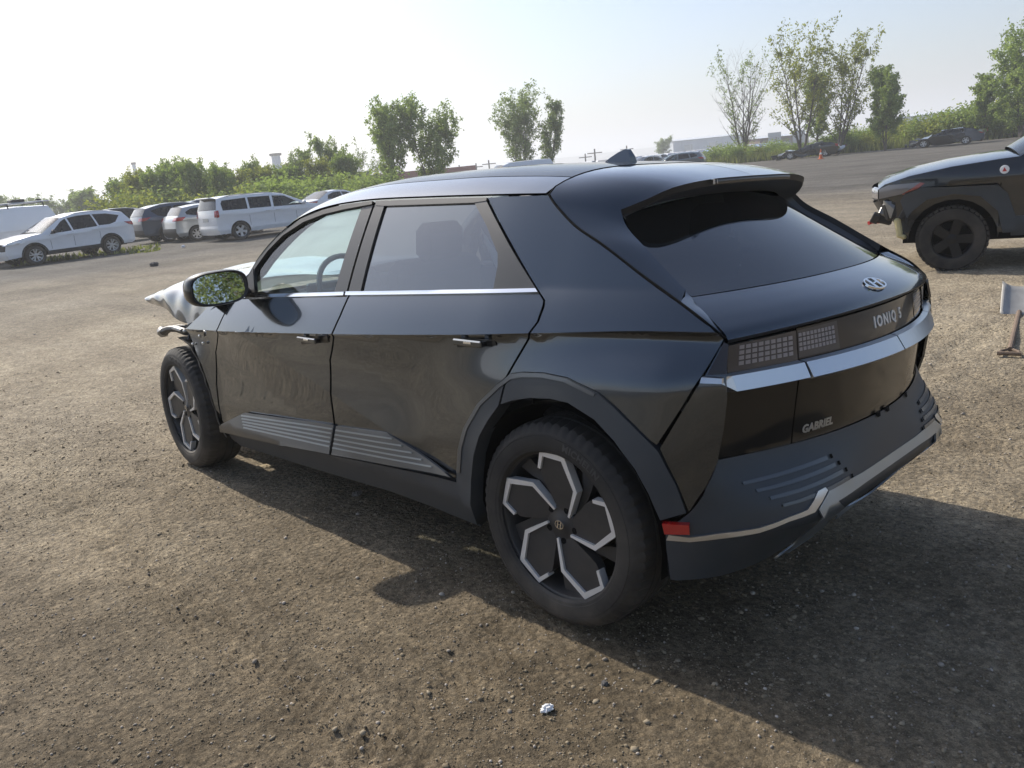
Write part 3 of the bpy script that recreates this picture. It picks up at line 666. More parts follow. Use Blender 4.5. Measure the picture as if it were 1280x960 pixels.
# --- tailgate ---------------------------------------------------------------------------------------
gapS = px_side([(q[0], q[1]) for q in [(905, 423), (878, 401), (850, 379.5), (800, 343), (750, 304.5), (720, 284), (700, 263.5), (690, 251), (686, 244)]])
E3 = SF(gapS)[::-1].copy(); E3[:, 1] -= .004                                  # from the roof corner down to the tail corner
xr = xr0 - .006
NT = 15
roofline = roof_pt(np.stack([np.full(NT, xr), np.linspace(0, 1, NT)], -1)); roofline[:, 0] += 0
roofline[-1] = E3[0]
Acur = np.concatenate([roofline[:-1], crv(E3[:7], 22)])
FIN = crv([px_y(776, 262, .61), px_y(781, 279, .635), px_y(809, 312, .685), px_y(835, 340, .715), px_y(857, 362, .735)], 22)
TE = crv([(-.235, 0, 1.490), (-.232, .20, 1.489), (-.222, .36, 1.482), (-.195, .48, 1.466), (-.15, .545, 1.438), tuple(FIN[0])], NT)
Bcur = np.concatenate([TE[:-1], FIN])
def loft(A_, B_, n, bulge=0., up=(0, 0, 1)):
    t = np.linspace(0, 1, n)[None, :, None]; G = A_[:, None] * (1 - t) + B_[:, None] * t; return G + 4 * t * (1 - t) * bulge * np.array(up)
nA = len(Acur); bul = np.concatenate([np.linspace(.016, .008, NT), np.linspace(.008, .002, nA - NT)])
t = np.linspace(0, 1, 9)[None, :, None]
GH = Acur[:, None] * (1 - t) + Bcur[:, None] * t + 4 * t * (1 - t) * bul[:, None, None] * np.array((-.2, .25, 1.)) * np.array((1, 1, 1))
hatch_frame = mk('hatch_frame', *(lambda V, n, m: (V, [(i * m + j, i * m + j + 1, (i + 1) * m + j + 1, (i + 1) * m + j) for i in range(n - 1) for j in range(m - 1)]))(
    list(GH.reshape(-1, 3)), *GH.shape[:2]), 'paint', CAR)
GHm = GH * [1, -1, 1]
mk('hatch_frame', *(lambda V, n, m: (V, [(i * m + j, (i + 1) * m + j, (i + 1) * m + j + 1, i * m + j + 1) for i in range(n - 1) for j in range(m - 1)]))(list(GHm.reshape(-1, 3)), *GH.shape[:2]), 'paint', CAR)
sm = crv(E3, 40)
for sg in (1, -1):  # black beads added along the joints, standing in for the dark panel gaps
    mb = MB(); mb.tube([tuple((q + [-.0015, .003, .0005]) * [1, sg, 1]) for q in sm], .0048, 6); mb.build('tailgate_seal', 'void', CAR, smooth=True)
    mb = MB(); mb.tube([tuple((q + [.004, 0, -.0005]) * [1, sg, 1]) for q in roofline], .0035, 6); mb.build('roof_seam', 'void', CAR, smooth=True)
# glass edge: below the spoiler and inside the fins
gtop = crv([(-.11, 0, 1.435), (-.105, .25, 1.430), (-.09, .42, 1.418), (-.06, .54, 1.392)], NT)
gside = crv([(-.045, .565, 1.375), (-.115, .60, 1.325), (-.235, .645, 1.245), (-.33, .675, 1.185), (-.405, .695, 1.140)], 22)
Gcur = np.concatenate([gtop[:-1], gside])
lipc = Bcur + np.array((.006, 0, -.022)) - np.array((0, .006, 0)) * (np.linspace(0, 1, nA)[:, None])
for sg in (1, -1):
    patch('spoiler_lip', np.stack([Bcur, lipc], 1) * [1, sg, 1], 'black_plastic', CAR)
    patch('spoiler_underside', np.stack([lipc, lipc * .5 + Gcur * .5 - [0, 0, .004], Gcur], 1) * [1, sg, 1], 'spoiler_dark', CAR)
# hatch glass
gcen = crv([(-.11, 0, 1.435), (-.25, 0, 1.350), (-.42, 0, 1.247), (-.565, 0, 1.152)], 20)
gl = crv([(-.06, .56, 1.39), (-.115, .605, 1.330), (-.235, .650, 1.247), (-.33, .68, 1.187), (-.41, .70, 1.143)], 20)
v = np.linspace(-1, 1, 25)[None, :, None]; w = np.abs(v) ** 2.2
GG = gcen[:, None] * (1 - w) + gl[:, None] * w; GG[..., 1] = v[..., 0] * gl[:, None, 1]
hatch_glass = patch('hatch_window', GG, 'glass_hatch', CAR)
# painted lower tailgate: from the glass to the sharp tail edge
tc_ = crv([(-.569, 0, 1.150), (-.625, 0, 1.127), (-.68, 0, 1.100), (-.722, 0, 1.066), (-.728, 0, 1.054)], 16)
el0 = crv(E3[6:], 12)
te_ = crv([(-.413, .703, 1.141), (-.47, .742, 1.112), (-.53, .766, 1.080), (-.578, .782, 1.046), (-.582, .782, 1.036)], 16)
v = np.linspace(-1, 1, 33)[None, :, None]; w = np.abs(v) ** 2.3
GT = tc_[:, None] * (1 - w) + te_[:, None] * w; GT[..., 1] = v[..., 0] * te_[:, None, 1]
tailgate = patch('tailgate', GT, 'paint', CAR)
# cheek between the fin/gap and the tailgate corner
for sg in (1, -1):
    a = crv([E3[5], E3[6], E3[7], E3[8]], 14); b = crv([FIN[-6], (-.413, .703, 1.141), (-.50, .754, 1.097), (-.580, .781, 1.040)], 14)
    patch('tailgate_cheek', np.stack([a, a * .5 + b * .5 + [0, 0, .002], b], 1) * [1, sg, 1], 'paint', CAR)
# shelf under the tail edge, lamp panel, bright strip, lower tailgate
KY = .775
mbv = np.linspace(-1, 1, 33)
kam = np.stack([-.728 + (-.582 + .728) * np.abs(mbv) ** 2.3, mbv * .782, 1.054 + (1.036 - 1.054) * np.abs(mbv) ** 2.3], -1)
lamp_top = RF(np.stack([mbv * .775, 1.040 - .018 * np.abs(mbv) ** 2.3], -1)) + [.012, 0, 0]
patch('tail_edge', np.stack([kam, kam * .5 + lamp_top * .5 - [0.004, 0, .002], lamp_top], 1), 'black_plastic', CAR)
ztop = lambda y: 1.036 - .018 * (np.abs(y) / .775) ** 2.3
zlo = .934
yg = .515                                                                      # gap between tailgate and body corner
def strip_poly(y0, y1, za, zb_, n=14):
    yy = np.linspace(y0, y1, n); return [(q, za(q) if callable(za) else za) for q in yy] + [(q, zb_(q) if callable(zb_) else zb_) for q in yy[::-1]]
panel('lamp_panel', strip_poly(-yg + .004, yg - .004, ztop, zlo), RF, 'lamp_smoke', CAR, h=.06, off=-.012, mid=REAR_MID)
def pixel_grid(parent, y0, y1, z0, z1, n, m, off):
    V = []; Fc = []
    for i in range(n):
        for j in range(m):
            ya, yb_ = y0 + (y1 - y0) * (i + .14) / n, y0 + (y1 - y0) * (i + .86) / n; za, zb_ = z0 + (z1 - z0) * (j + .15) / m, z0 + (z1 - z0) * (j + .85) / m
            P = RF([(ya, za), (yb_, za), (yb_, zb_), (ya, zb_)]) + [-off, 0, 0]; Q = P + [.006, 0, 0]; k = len(V); V += list(P) + list(Q)
            Fc += [(k, k + 1, k + 2, k + 3)] + [(k + a, k + (a + 1) % 4, k + 4 + (a + 1) % 4, k + 4 + a) for a in range(4)]
    return mk('pixel_lights', V, Fc, 'lamp_pixel', parent, smooth=False, kind='stuff')
for sg in (1, -1):
    li = panel('inner_tail_lamp', [(sg * q[0], q[1]) for q in strip_poly(yg - .006, .32, lambda y: ztop(y) - .006, zlo + .006, 6)], RF, 'lamp_lens', CAR, h=.05, off=-.0105, thick=.001, mid=REAR_MID)
    pixel_grid(li, sg * .505, sg * .335, .957, 1.016, 10, 4, -.0095)
    lo_ = panel('outer_tail_lamp', [(sg * q[0], q[1]) for q in strip_poly(.770, yg + .004, lambda y: ztop(y) - .003, zlo, 8)], RF, 'lamp_lens', CAR, h=.05, off=-.006, mid=REAR_MID)
    pixel_grid(lo_, sg * .735, sg * .532, .950, 1.014, 9, 4, -.005)
def RF2(dx):
    return lambda A: RF(A) + [dx, 0, 0]
def strip_part(name, y0, y1):
    yy = np.linspace(y0, y1, 12); rows = []
    for (z, ox) in ((.9345, .004), (.930, -.016), (.886, -.040), (.880, -.034), (.878, .01)):
        rows.append(RF(np.stack([yy, np.full(12, z)], -1)) + [ox, 0, 0])
    G = np.stack(rows, 0); o = patch(name, G, 'silver', CAR, smooth=False)
    for e in (0, -1):
        mk('strip_end', list(G[:, e]), [tuple(range(5))], 'silver', o, smooth=False)
    return o
strip_part('tail_strip', yg - .004, .006); strip_part('tail_strip', -.002, -yg + .004)
for sg in (1, -1):
    # outer strip wraps round the body corner on to the flank
    yy = np.linspace(yg + .004, .775, 8); rows = []
    tail = SF(px_side([(905, 472.5), (890, 471.5), (879, 471)])); tail2 = SF(px_side([(905, 479.0), (890, 478.5), (877.5, 478)]))
    for (z, ox, tl) in ((.9345, .004, tail + [0, -.004, .002]), (.930, -.016, tail + [0, .010, 0]), (.886, -.036, tail2 + [0, .012, 0]), (.878, .008, tail2 + [0, -.004, -.003])):
        r_ = RF(np.stack([yy, np.full(8, z)], -1)) + [ox, 0, 0]; rows.append(np.concatenate([r_, tl]))
    patch('tail_strip', np.stack(rows, 0) * [1, sg, 1], 'silver', CAR, smooth=False)
panel('lower_tailgate', strip_poly(-yg + .004, yg - .004, .884, lambda y: .664), RF, 'gloss_black', CAR, h=.05, off=-.006, mid=REAR_MID)
# glossy body corners: rear-facing piece and flank piece
for sg in (1, -1):
    panel('bumper_corner', [(sg * q[0], q[1]) for q in [(yg + .004, .884), (.785, .884), (.812, .80), (.835, .70), (.838, .675), (.70, .668), (yg + .004, .666)]], RF, 'gloss_black', CAR, h=.04, off=-.004, mid=REAR_MID)
both('bumper_flank', px_side([(901, 433), (906, 436), (908, 468), (909, 500), (904, 540), (897, 577), (884, 606), (861, 640), (847, 605), (825, 561), (853, 514), (880, 472)]), SF, 'paint', h=.03, off=-.001)
both('lamp_flank', px_side([(905, 428), (911, 431), (908, 468), (884, 469)]), SF, 'lamp_smoke', h=.04, off=.003)
# lower bumper
bz = lambda y: .660 + .014 * (np.abs(y) / .83) ** 2
botz = lambda y: np.interp(np.abs(y), [0, .30, .50, .60, .75, .90], [.335, .330, .315, .285, .280, .295])
BE = px_rear([(896, 580), (884, 607), (862, 641)])
bl = [(y, float(bz(y))) for y in np.linspace(-.83, .83, 27)] + [tuple(q) for q in BE] + [(.912, .46), (.912, .40), (.905, .30)] + [(y, float(botz(y))) for y in np.linspace(.89, -.89, 29)] + [(-.905, .30), (-.912, .40), (-.912, .46)] + [(-q[0], q[1]) for q in BE[::-1]]
bumper = panel('rear_bumper', bl, RF, 'cladding', CAR, h=.035, thick=.03, mid=REAR_MID)
for sg in (1, -1):
    # ribbed grille-like inlay under the corner
    for i in range(4):
        z0 = .600 - .026 * i; a0, a1 = .745 - .028 * i, .40 - .022 * i
        panel('bumper_rib', [(sg * a0, z0), (sg * a1, z0 + .004), (sg * a1, z0 - .008), (sg * a0, z0 - .009)], RF, 'plate', bumper, h=.06, off=.003, thick=.006, mid=REAR_MID)
    for i in range(4): panel('bumper_slot', [(sg * (.385 - .022 * i), .604 - .026 * i), (sg * (.372 - .022 * i), .604 - .026 * i), (sg * (.372 - .022 * i), .592 - .026 * i), (sg * (.385 - .022 * i), .592 - .026 * i)], RF, 'void', bumper, off=.002, thick=0, mid=REAR_MID)
    sl_ = px_rear([(836, 668), (862, 671), (900, 666), (948, 659.5), (985, 646), (1008, 637), (1021, 614), (1030, 609.5), (1033, 613), (1017, 640), (985, 651.5), (948, 665.5), (900, 672), (862, 676.5), (833, 674.5)])
    sl_[:, 0] = np.clip(sl_[:, 0], 0, .912)
    panel('bumper_strip', sl_ * [sg, 1], RF, 'silver', CAR, h=.05, off=.006, thick=.012, mid=REAR_MID)
    panel('red_reflector', px_side([(829, 651), (862, 653), (863, 664.5), (832, 664)]), SF, 'red_lens', CAR, h=.05, off=.024, thick=.024, mirror=sg < 0)
bt = px_rear([(966, 698), (990, 680), (1010, 661), (1022, 636), (1037, 611), (1080, 589)]); bb_ = px_rear([(1080, 603), (1046, 626), (1033, 650), (1015, 669), (984, 690)])
L_ = [tuple(q) for q in bb_[::-1]]; T_ = [tuple(q) for q in bt]
bandp = T_ + [(-q[0], q[1]) for q in T_[::-1]] + [(-q[0], q[1]) for q in L_] + [tuple(q) for q in bb_]
panel('bumper_band', bandp, lambda A: RF(A) - np.stack([np.clip(.51 - np.asarray(A)[:, 1], 0, .05) * .10, np.zeros(len(A)), np.zeros(len(A))], -1), 'band_silver', CAR, h=.04, off=.0025, thick=.006, mid=REAR_MID)
panel('diffuser_slot', [(-.74, .425), (-.74, .400), (.22, .400), (.24, .425)], RF, 'void', CAR, h=.08, off=.003, thick=0, mid=REAR_MID)
for y_ in (.02, -.06, -.28): panel('bumper_hole', [(y_, .668), (y_ + .04, .668), (y_ + .03, .648), (y_ + .005, .648)], RF, 'void', bumper, off=.004, thick=0, mid=REAR_MID)

# lettering and emblem
def on_rear(y0, z0, off):
    def f(u, v, d):
        P = RF([(y0 - u, z0 + v)])[0]; return P + np.array((-off - d, 0, 0))
    return f
text_mesh('lettering', 'IONIQ 5', .050, on_rear(-.020, .985, -.0115), 'rim_silver', CAR, extrude=.002, bold=.0015, split=True, space=1.36)
text_mesh('lettering', 'GABRIEL', .037, on_rear(.395, .700, -.0055), 'silver', CAR, extrude=.0008, bold=.0014, space=1.05, split=True)
def emblem(parent, org, ux, uy, un, a, b, mat):
    """oval ring with a slanted letter; ux, uy, un: right, up, outward"""
    org, ux, uy, un = [np.array(q, float) for q in (org, ux, uy, un)]; V = []; Fc = []; n = 40
    for k in range(n):
        t = 2 * math.pi * k / n
        for (s, h) in ((1., 0), (.98, .006), (.84, .006), (.82, 0)): V.append(org + ux * a * s * math.cos(t) + uy * b * s * math.sin(t) + un * h)
    for k in range(n):
        for i in range(3): Fc.append((k * 4 + i, ((k + 1) % n) * 4 + i, ((k + 1) % n) * 4 + i + 1, k * 4 + i + 1))
    def bar(P):
        k = len(V); m = len(P)
        for q in P: V.append(org + ux * a * q[0] + uy * b * q[1] + un * .006)
        for q in P: V.append(org + ux * a * q[0] + uy * b * q[1])
        Fc.append(tuple(range(k, k + m)))
        for i in range(m): Fc.append((k + i, k + (i + 1) % m, k + m + (i + 1) % m, k + m + i))
    bar([(-.58, -.62), (-.34, -.80), (-.06, .86), (-.30, .80), (-.42, .2)]); bar([(.58, .62), (.34, .80), (.06, -.86), (.30, -.80), (.42, -.2)]); bar([(-.30, -.12), (.22, .02), (.26, .20), (-.24, .06)])
    return mk('emblem', V, Fc, mat, parent, smooth=False)
nd = np.array((-.0415, 0, .055)); 
e_t = np.array((-.055, 0, -.0275)); e_t /= np.linalg.norm(e_t); e_n = np.array((e_t[2], 0, -e_t[0])); e_n = e_n if e_n[0] < 0 else -e_n
e_n = np.array((-.447, 0, .894))
emblem(CAR, (-.680, 0, 1.1015), (0, -1, 0), (.894, 0, .447), e_n, .066, .034 * 1.0, 'chrome')
# centre high stop lamp in the spoiler edge
TEs = np.concatenate([(TE * [1, -1, 1])[::-1][:-1], TE]); km = np.abs(TEs[:, 1]) < .30; TEs = TEs[km]
patch('stop_lamp', np.stack([TEs + [-.001, 0, -.005], TEs + [-.003, 0, -.008], TEs + [.000, 0, -.019]], 1), 'lamp_smoke', CAR)
mb = MB(); mb.box((-.236, .285, 1.478), (.008, .012, .018)); mb.box((-.236, .262, 1.478), (.006, .004, .014)); mb.build('lamp_clip', 'chrome', CAR)
# shark fin
prof = [(.50, 1.560), (.46, 1.578), (.42, 1.603), (.38, 1.622), (.345, 1.633), (.33, 1.630), (.315, 1.600), (.31, 1.56)]
V = []; Fc = []
for i, (x, z) in enumerate(prof):
    h = (z - 1.555) / .078; wv = .030 * (1 - .82 * h) * (1 if i else .3) + .003
    V += [(x, wv, z), (x, -wv, z)]
for (x, z) in ((.50, 1.555), (.31, 1.545)): V += [(x, .034, z), (x, -.034, z)]
n = len(prof); Fc = [(2 * i, 2 * i + 1, 2 * i + 3, 2 * i + 2) for i in range(n - 1)] + [tuple([2 * i for i in range(n)] + [2 * n + 2, 2 * n]), tuple([2 * i + 1 for i in range(n)][::-1] + [2 * n + 1, 2 * n + 3])]
mk('antenna_fin', V, Fc, 'paint', CAR, smooth=False)

# --- inner shell so that gaps read dark, cabin --------------------------------------------------------
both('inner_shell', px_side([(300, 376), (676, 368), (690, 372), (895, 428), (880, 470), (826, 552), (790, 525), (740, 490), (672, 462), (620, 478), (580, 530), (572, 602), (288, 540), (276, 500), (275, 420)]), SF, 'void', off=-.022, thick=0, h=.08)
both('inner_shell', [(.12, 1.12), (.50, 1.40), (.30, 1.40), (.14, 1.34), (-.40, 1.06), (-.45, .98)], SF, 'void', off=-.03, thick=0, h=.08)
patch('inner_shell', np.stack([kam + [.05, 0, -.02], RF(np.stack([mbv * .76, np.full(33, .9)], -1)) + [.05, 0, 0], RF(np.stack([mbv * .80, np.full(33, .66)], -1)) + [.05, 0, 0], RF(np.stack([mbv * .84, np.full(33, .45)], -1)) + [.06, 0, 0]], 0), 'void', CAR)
patch('floor_pan', np.array([[(-.50, -.72, .34), (-.50, .72, .34)], [(-.3, -.66, .26), (-.3, .66, .26)], [(.45, -.66, .20), (.45, .66, .20)], [(2.45, -.66, .20), (2.45, .66, .20)], [(3.5, -.6, .24), (3.5, .6, .24)]]), 'void', CAR)
for sg in (1, -1):
    for xa in (0., 3.0):
        # wheel housing: open tunnel
        V = []; n = 16
        for k in range(n + 1):
            t_ = math.pi * ((-.06 + 1.12 * k / n) if xa == 0 else (.52 + .54 * k / n)); V += [(xa + .425 * math.cos(t_), sg * .91 if xa == 0 else sg * .90, .3685 + .425 * math.sin(t_)), (xa + .425 * math.cos(t_), sg * .52, .3685 + .425 * math.sin(t_))]
        Fc = [(2 * k, 2 * k + 1, 2 * k + 3, 2 * k + 2) for k in range(n)] + [tuple(range(1, 2 * n + 3, 2))]
        mk('wheel_housing', V, Fc, 'void', CAR)
# seats, dash, steering wheel
def seat(x, y, w, mat, rear=False):
    def S3(c, d, rot=0., bev=.04): mbs.box(c, d, Matrix.Rotation(rot, 3, 'Y'), bev)
    mbs = MB(); S3((x + .06, y, .60), (.52, w, .16)); S3((x - .24, y, .92), (.15, w, .62), -.22); so_ = mbs.build('seat', mat, CAR, smooth=True)
    for q in ([y] if not rear else [y - .38, y + .38]):
        mh = MB(); mh.box((x - .335, q, 1.30), (.10, .25, .17), Matrix.Rotation(-.15, 3, 'Y'), .035); mh.tube([(x - .31, q - .06, 1.2), (x - .325, q - .06, 1.27)], .006); mh.tube([(x - .31, q + .06, 1.2), (x - .325, q + .06, 1.27)], .006); mh.build('headrest', mat, so_, smooth=True)
seat(1.45, .40, .50, 'interior_dark'); seat(1.45, -.40, .50, 'interior_dark'); seat(.52, 0, 1.25, 'interior_dark', True)
mb = MB(); mb.box((2.28, 0, .93), (.50, 1.40, .20), Matrix.Rotation(.1, 3, 'Y'), .05); mb.box((2.08, .18, 1.03), (.04, .72, .13), None, .01); mb.build('dashboard', 'interior_light', CAR, smooth=True)
mb = MB(); cw = np.array((1.90, .38, 1.06)); ax = np.array((.40, 0, .916))
u1 = np.array((0, 1, 0)); u2 = np.array((-.90, 0, .42)); u2 = np.array((.42, 0, .90)) * 1.0
mb.tube([tuple(cw + .185 * (u1 * math.cos(a) + u2 * math.sin(a))) for a in np.linspace(0, 2 * math.pi, 33)], .015, 8, False)
mb.tube([tuple(cw - .18 * u1), tuple(cw + .18 * u1)], .018, 6); mb.tube([tuple(cw), tuple(cw - .18 * u2)], .018, 6); mb.tube([tuple(cw), (2.15, .38, .95)], .03, 8)
mb.build('steering_wheel', 'interior_light', CAR, smooth=True)
mb = MB(); mb.tube([(.20, .705, 1.43), (.30, .735, 1.15)], .012); mb.build('belt_guide', 'interior_light', CAR)
patch('headliner', np.array([[(x, y, float(rc(x)) - .05 - .05 * abs(y / .62) ** 3) for y in np.linspace(-.56, .56, 9)] for x in (.26, .5, .7, 1.2, 1.6)]), 'interior_light', CAR)
patch('parcel_shelf', np.array([[(-.45, -.6, 1.02), (-.45, .6, 1.02)], [(.12, -.66, 1.05), (.12, .66, 1.05)]]), 'interior_dark', CAR)

# deployed curtain airbags hanging inside the windows
for (x0, x1, zt, zl) in ((1.18, 2.02, 1.47, 1.02), (.30, 1.12, 1.47, 1.06)):
    G = []
    for i in range(9):
        u = i / 8; x = x0 + (x1 - x0) * u; z1 = min(zt, float(dz(min(x, DX[-1]))) - .03); G.append([(x, -(float(Sy(x, z1 + (zl - z1) * v_)) - .07 - .03 * math.sin(u * 9) * math.sin(v_ * 3)), z1 + (zl - z1) * v_) for v_ in np.linspace(0, 1, 7)])
    patch('curtain_airbag', np.array(G), 'airbag', CAR)
# --- door handles ---------------------------------------------------------------------------------------
for (u0, v0, u1_, v1_) in ((569, 421.5, 621, 434), (374, 418.5, 411, 430)):
    P = px_side([(u0, v0 + 1), (u1_ - 2, v0), (u1_, v1_ - 2), (u0 + 4, v1_)])
    hb = both('handle_recess', P, SF, 'gloss_black', off=.004, thick=.006, h=.1)
    a, b = SF(px_side([(u0 + 4, (v0 + v1_) / 2), (u1_ - 6, (v0 + v1_) / 2)])); 
    for sg in (1, -1):
        mb = MB(); mid_ = (a + b) / 2; L_ = abs(a[0] - b[0])
        mb.box(((a[0] * .55 + b[0] * .45), sg * (mid_[1] + .028), mid_[2] + .001), (L_ * .86, .014, .024), None, .005)
        mb.box((a[0] * .18 + b[0] * .82, sg * (mid_[1] + .012), mid_[2]), (.02, .03, .018)); mb.box((a[0] * .85 + b[0] * .15, sg * (mid_[1] + .012), mid_[2]), (.02, .03, .018))
        hd = mb.build('door_handle', 'paint', CAR, smooth=True)
        mb = MB(); mb.box((a[0] * .50 + b[0] * .50, sg * (mid_[1] + .0365), mid_[2] + .004), (L_ * .22, .004, .007)); mb.build('handle_highlight', 'chrome', hd)

# --- exterior mirrors --------------------------------------------------------------------------------------
def mirror(sg):
    ctr = np.array((2.11, 1.03, 1.135)); ctr[1] *= 1
    # housing: rounded shell, widest at the rear face
    V = []; Fc = []; n = 28; rows = [(-.055, 1.0), (-.045, 1.05), (0., 1.06), (.05, .98), (.085, .80), (.105, .52), (.115, .15)]
    def sup(t, a, b, p=3.0):
        c, s = math.cos(t), math.sin(t); return a * math.copysign(abs(c) ** (2 / p), c), b * math.copysign(abs(s) ** (2 / p), s)
    for (dx, s) in rows:
        for k in range(n):
            yy, zz = sup(2 * math.pi * k / n, .125, .080); zz += .10 * yy * -.6
            V.append((ctr[0] + dx - .25 * yy * 0 + (-.02 if False else 0), (ctr[1] + yy * s - .02 * (1 - s)), ctr[2] + zz * s))
    for i in range(len(rows) - 1):
        for k in range(n): Fc.append((i * n + k, i * n + (k + 1) % n, (i + 1) * n + (k + 1) % n, (i + 1) * n + k))
    Fc.append(tuple(range((len(rows) - 1) * n, len(rows) * n)))
    V = [(q[0] + (q[1] - ctr[1]) * .36, q[1] * sg, q[2]) for q in V]
    hs = mk('wing_mirror', V, Fc, 'gloss_black', CAR)
    V = []
    for (dx, s) in ((-.052, .99), (-.045, .90)):
        for k in range(n):
            yy, zz = sup(2 * math.pi * k / n, .125, .080); zz += -.06 * yy
            V.append((ctr[0] + dx + yy * s * .36 + zz * s * .12, (ctr[1] + yy * s) * sg, ctr[2] + zz * s))
    mk('mirror_surround', V, [(k, (k + 1) % n, n + (k + 1) % n, n + k) for k in range(n)], 'black_plastic', hs)
    mk('mirror_glass', V[n:], [tuple(range(n))], 'mirror_glass', hs, smooth=False)
    mb = MB(); mb.box((2.13, .93 * sg, 1.095), (.10, .16, .045), None, .015); mb.build('mirror_arm', 'black_plastic', hs, smooth=True)
mirror(1); mirror(-1)

# --- wheels ----------------------------------------------------------------------------------------------
TYRE = [(.262, -.112), (.270, -.122), (.300, -.128), (.335, -.122), (.352, -.110), (.364, -.096), (.3685, -.070), (.3685, -.045), (.3625, -.043), (.3625, -.036), (.3685, -.034), (.3685, -.005), (.3625, -.004), (.3625, .004), (.3685, .005), (.3685, .034), (.3625, .036), (.3625, .043), (.3685, .045), (.3685, .070), (.364, .096), (.352, .110), (.335, .122), (.325, .1245), (.3235, .123), (.3215, .1255), (.300, .128), (.282, .1255), (.280, .124), (.277, .124), (.270, .122), (.262, .112)]
def tyre_mesh(name, parent, prof=TYRE, n=180, sipes=True, mat='rubber'):
    V = []; Fc = []; m = len(prof)
    for k in range(n):
        a = 2 * math.pi * k / n; c, s = math.cos(a), math.sin(a)
        for (r_, y_) in prof:
            rr_ = r_
            if sipes and .350 < r_ / prof[6][0] * .3685 and abs(y_) > .045 and k % 3 == 0: rr_ = r_ - .007
            V.append((rr_ * c, y_, rr_ * s))
    for k in range(n):
        k2 = (k + 1) % n
        for i in range(m - 1): Fc.append((k * m + i, k * m + i + 1, k2 * m + i + 1, k2 * m + i))
    o = mk(name, V, Fc, mat, parent); o.data.set_sharp_from_angle(angle=R(28)); return o
def wheel():
    w = empty('wheel'); w.parent = CAR
    ty = tyre_mesh('tyre', w)
    ri = MB(); ri.lathe_y([(.262, .112), (.268, .114), (.268, .104), (.258, .100), (.252, .085), (.246, .02), (.240, -.11)], n=72); rim = ri.build('rim', 'rim_dark', w, smooth=True)
    bk = MB(); bk.lathe_y([(.001, -.02), (.175, -.02), (.175, -.005), (.001, -.005)], n=40); bk.build('brake_disc', 'brake', w, smooth=True)
    bb = MB(); bb.lathe_y([(.245, -.06), (.001, -.06)], n=32); bb.build('wheel_back', 'void', w)
    pol = lambda r_, a: (-.268 * r_ * math.cos(R(a)), .268 * r_ * math.sin(R(a)))
    def yface(P, base):                                       # the face is dished: hub recessed, shoulders proud
        r_ = math.hypot(*P) / .268; return base + .004 - .022 * (1 - r_) ** 1.5
    def solid(P, base, th, mat, name, par):
        mbx = MB(); mbx.prism(P, lambda q: (q[0], yface(q, base), q[1]), lambda q: (q[0], yface(q, base) - th, q[1])); return mbx.build(name, mat, par)
    for k in range(5):
        o = 72 * k
        # machined band: follows the hook-shaped outline of each blade
        OP = [np.array(pol(r_, a + o)) / .268 for r_, a in ((.785, 111), (.985, 103), (.985, 79), (.635, 55.5), (.215, 36))]
        wd_ = [.050, .060, .082, .064, .036]; IP = []
        for i, q in enumerate(OP):
            d1 = OP[i] - OP[i - 1] if i else OP[1] - OP[0]; d2 = OP[i + 1] - OP[i] if i < 4 else OP[4] - OP[3]
            n1 = np.array((d1[1], -d1[0])) / np.linalg.norm(d1); n2 = np.array((d2[1], -d2[0])) / np.linalg.norm(d2); b_ = n1 + n2; b_ /= max(.4, b_ @ n1)
            if b_ @ (np.array(pol(.5, 85 + o)) / .268 - q) < 0: b_ = -b_
            IP.append(q + b_ * wd_[i] * .92)
        bandm = MB()
        for i in range(4):
            P = [tuple(q * .268) for q in (OP[i], OP[i + 1], IP[i + 1], IP[i])]; bandm.prism(P, lambda q: (q[0], yface(q, .103), q[1]), lambda q: (q[0], yface(q, .103) - .03, q[1]))
        bandm.build('machined_band', 'rim_silver', w)
        # dark blade filling the hook
        bl_ = MB()
        for qd in [((.22, 43), (.62, 59), (.60, 112), (.24, 104)), ((.62, 59), (.92, 78), (.92, 101), (.60, 112)), ((.60, 112), (.92, 101), (.78, 109), (.70, 112))]:
            P = [pol(r_, a + o) for r_, a in qd]; bl_.prism(P, lambda q: (q[0], yface(q, .094), q[1]), lambda q: (q[0], yface(q, .094) - .035, q[1]))
        bl_.build('wheel_blade', 'rim_dark', w)
        # recessed web behind the band, leaves an open window beside it
        wb = MB(); P = [pol(r_, a + o) for r_, a in ((.20, 36), (.62, 55), (.75, 62), (.95, 66), (.95, 52), (.60, 44), (.22, 24))]; wb.prism(P, lambda q: (q[0], yface(q, .068), q[1]), lambda q: (q[0], yface(q, .068) - .03, q[1])); wb.build('wheel_web', 'rim_dark', w)
        lug = MB(); lx, lz = pol(.232, 62 + o); lug.lathe_y([(.001, .0850), (.0115, .0850), (.0125, .0838), (.0125, .07)], c=(lx, 0, lz), n=14); lug.build('lug_hole', 'void', w, smooth=True)
    hb = MB(); hb.lathe_y([(.001, .088), (.028, .088), (.033, .085), (.060, .083), (.066, .078), (.066, .03)], n=40); hub = hb.build('hub', 'rim_dark', w, smooth=True)
    emblem(hub, (0, .0885, 0), (-1, 0, 0), (0, 0, 1), (0, 1, 0), .020, .020 * .62 * 1.3, 'chrome')
    # raised maker's lettering on the sidewall
    for (body, a0, da) in (('MICHELIN', 62, 9.2),):
        rmid = .303
        def arc(u, v_, d):
            an = R(a0) - u / rmid; rr_ = rmid + v_; return (-rr_ * math.cos(an), .1276 - abs(rr_ - .300) * .10 + d, rr_ * math.sin(an))
        text_mesh('sidewall_lettering', body, .034, arc, 'satin_rubber', ty, extrude=.0018, bold=.001, space=1.12)
    return w
pbsdf('satin_rubber', (.045, .044, .043), rough=.55)
W0 = wheel(); W0.location = (0, .815, .3685)
